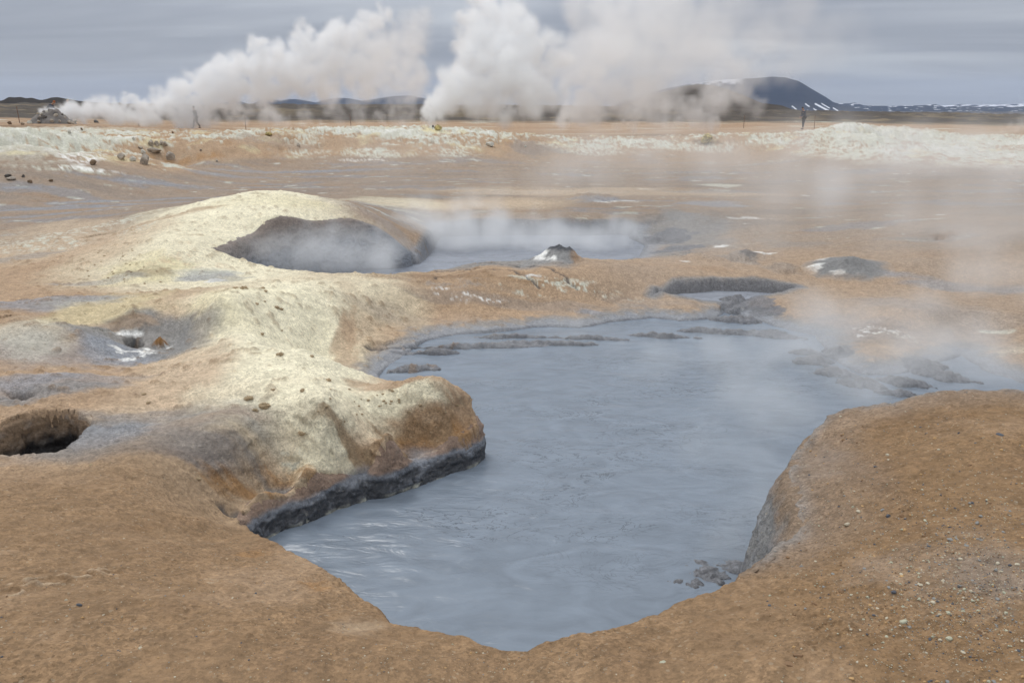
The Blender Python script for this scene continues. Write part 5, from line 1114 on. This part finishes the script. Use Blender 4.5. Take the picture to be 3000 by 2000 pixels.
D_ = [puff(u, v, 60, rp, dn) for u, v, rp, dn in [(560,275,16,.9),(620,262,26,.6),(650,275,20,.8),(700,262,26,.6),(740,280,14,.8),(770,255,30,.5),(830,262,30,.6),(880,272,22,.9),(920,262,34,.8),(900,225,36,.6),(940,240,34,.8),(860,215,40,.5),(820,225,36,.45),(900,180,50,.9),(930,140,50,.8),(890,130,50,.7),(940,90,46,.6),(900,80,40,.5),(960,190,40,.8),(760,230,34,.5)]]
steam('steam_veil', D_, .16, .8, .8, .6, 'low wisps of steam over the flat left of the central plume', (.1, 1.0), .8, 14, 4., .6, -1.0, seed=5)
E_ = [puff(u, v, 55, rp, dn) for u, v, rp, dn in [(2300,298,10,.7),(2330,292,16,.9),(2360,285,24,1),(2400,275,34,1)]]
steam('steam_veil', E_, .14, .8, .6, .45, 'small puff of steam at the right edge of the bank', (.1, 1.0), .7, 14, 4., .6, -1.0, seed=6)
# mist lying over the pools
def mist(u, v, z, rpx, hz_, dn, ry=None):
    p = at_z(u, v, z); d = np.linalg.norm(p[:2]); r = rpx*K*d/F
    return ((p[0], p[1], z+hz_*.3), (r, ry or r*1.2, hz_), dn)
F1 = [mist(u, v, -.55, rp, hz_, dn) for u, v, rp, hz_, dn in [(960,560,100,.6,1.2),(1050,560,110,.6,1.1),(1150,560,110,.55,1.0),(1250,560,110,.5,.9),(1350,560,110,.45,.8),(1430,560,90,.4,.7),(950,520,110,.55,.6),(1100,508,140,.5,.5)]]
F1 += [(at_r(u, v, r), (.55, .4, .38), dn*.5) for u, v, r, dn in [(590,575,12.3,.9),(650,570,12.4,1.3),(700,555,12.6,1.5),(750,550,12.7,1.7),(800,550,12.8,1.8),(850,560,12.9,1.8),(900,580,13.0,1.6),(780,590,12.3,1.5),(860,595,12.4,1.6),(700,590,12.1,1.2)]]
steam('mist', F1, .12, .9, .5, 1.45, 'mist rising from the far mud pool and crater', (.0, 1.0), .4, 22, 4., .7, -.6, seed=7)
F2 = [mist(u, v, -.5, rp, hz_, dn) for u, v, rp, hz_, dn in [(1500,850,150,.3,.5),(1700,830,150,.4,.8),(1850,820,140,.45,1.0),(1950,900,150,.5,1.0),(2100,860,160,.5,1.0),(2250,850,150,.5,.9),(1900,760,160,.45,1.0),(2100,760,180,.5,.8),(1750,950,160,.4,.8),(1650,1050,140,.35,.5),(1350,790,180,.3,.4),(1100,790,150,.25,.4),(2300,700,160,.6,.7),(1740,1180,100,.4,.8),(1690,1260,90,.35,.7)]]
steam('mist', F2, .10, 1.0, .4, .78, 'mist over the right side of the large mud pool', (.0, 1.0), .35, 22, 4., .7, -.55, seed=8)
F3 = [((x, y, .2+.02*y), (rx, ry, hz_), dn) for x, y, rx, ry, hz_, dn in [(2, 20, 5, 4, 1.0, .9), (6, 19, 5, 4, 1.0, 1.0), (10, 20, 5, 4, 1.1, 1.0), (4, 26, 6, 5, 1.2, .8), (10, 27, 6, 5, 1.3, .9), (16, 28, 6, 5, 1.4, .9), (8, 32, 8, 3, .9, .3), (18, 33, 8, 3, .9, .3), (0, 31, 6, 3, .8, .25), (3, 11, 2.5, 2, .5, 1.3), (5, 14, 3, 3, .6, 1.5), (6, 10.5, 2.5, 2, .5, 1.5), (8, 13, 3, 3, .7, 1.5), (24, 34, 8, 3, .9, .3), (-3, 22, 4, 3, .9, .4), (-4, 30, 6, 4, 1.0, .3), (12, 17, 4, 3, .9, .8)]]
steam('mist', F3, .35, .22, 1.6, .20, 'thin mist drifting across the flats in the right half', (.0, 1.0), .25, 26, 4., .7, -.4, seed=9)

# ------------------------------------------------------------------ air
def haze():
    lo, hi = np.array((-13000, -300, -120.)), np.array((13000, 16500, 420.))
    V = [(x, y, z) for z in (lo[2], hi[2]) for y in (lo[1], hi[1]) for x in (lo[0], hi[0])]
    Fc = [(0, 2, 3, 1), (4, 5, 7, 6), (0, 1, 5, 4), (1, 3, 7, 5), (3, 2, 6, 7), (2, 0, 4, 6)]
    m, t, nd = material('air'); pv = nd('ShaderNodeVolumePrincipled', ins={'Density': 3.4e-5, 'Color': (.52, .68, 1.0, 1)}); nd('ShaderNodeOutputMaterial', ins={'Volume': pv.outputs[0]})
    link('haze', to_mesh('haze', V, Fc, False), m, kind='stuff', label='bluish haze filling the air to the horizon', category='haze')
haze()
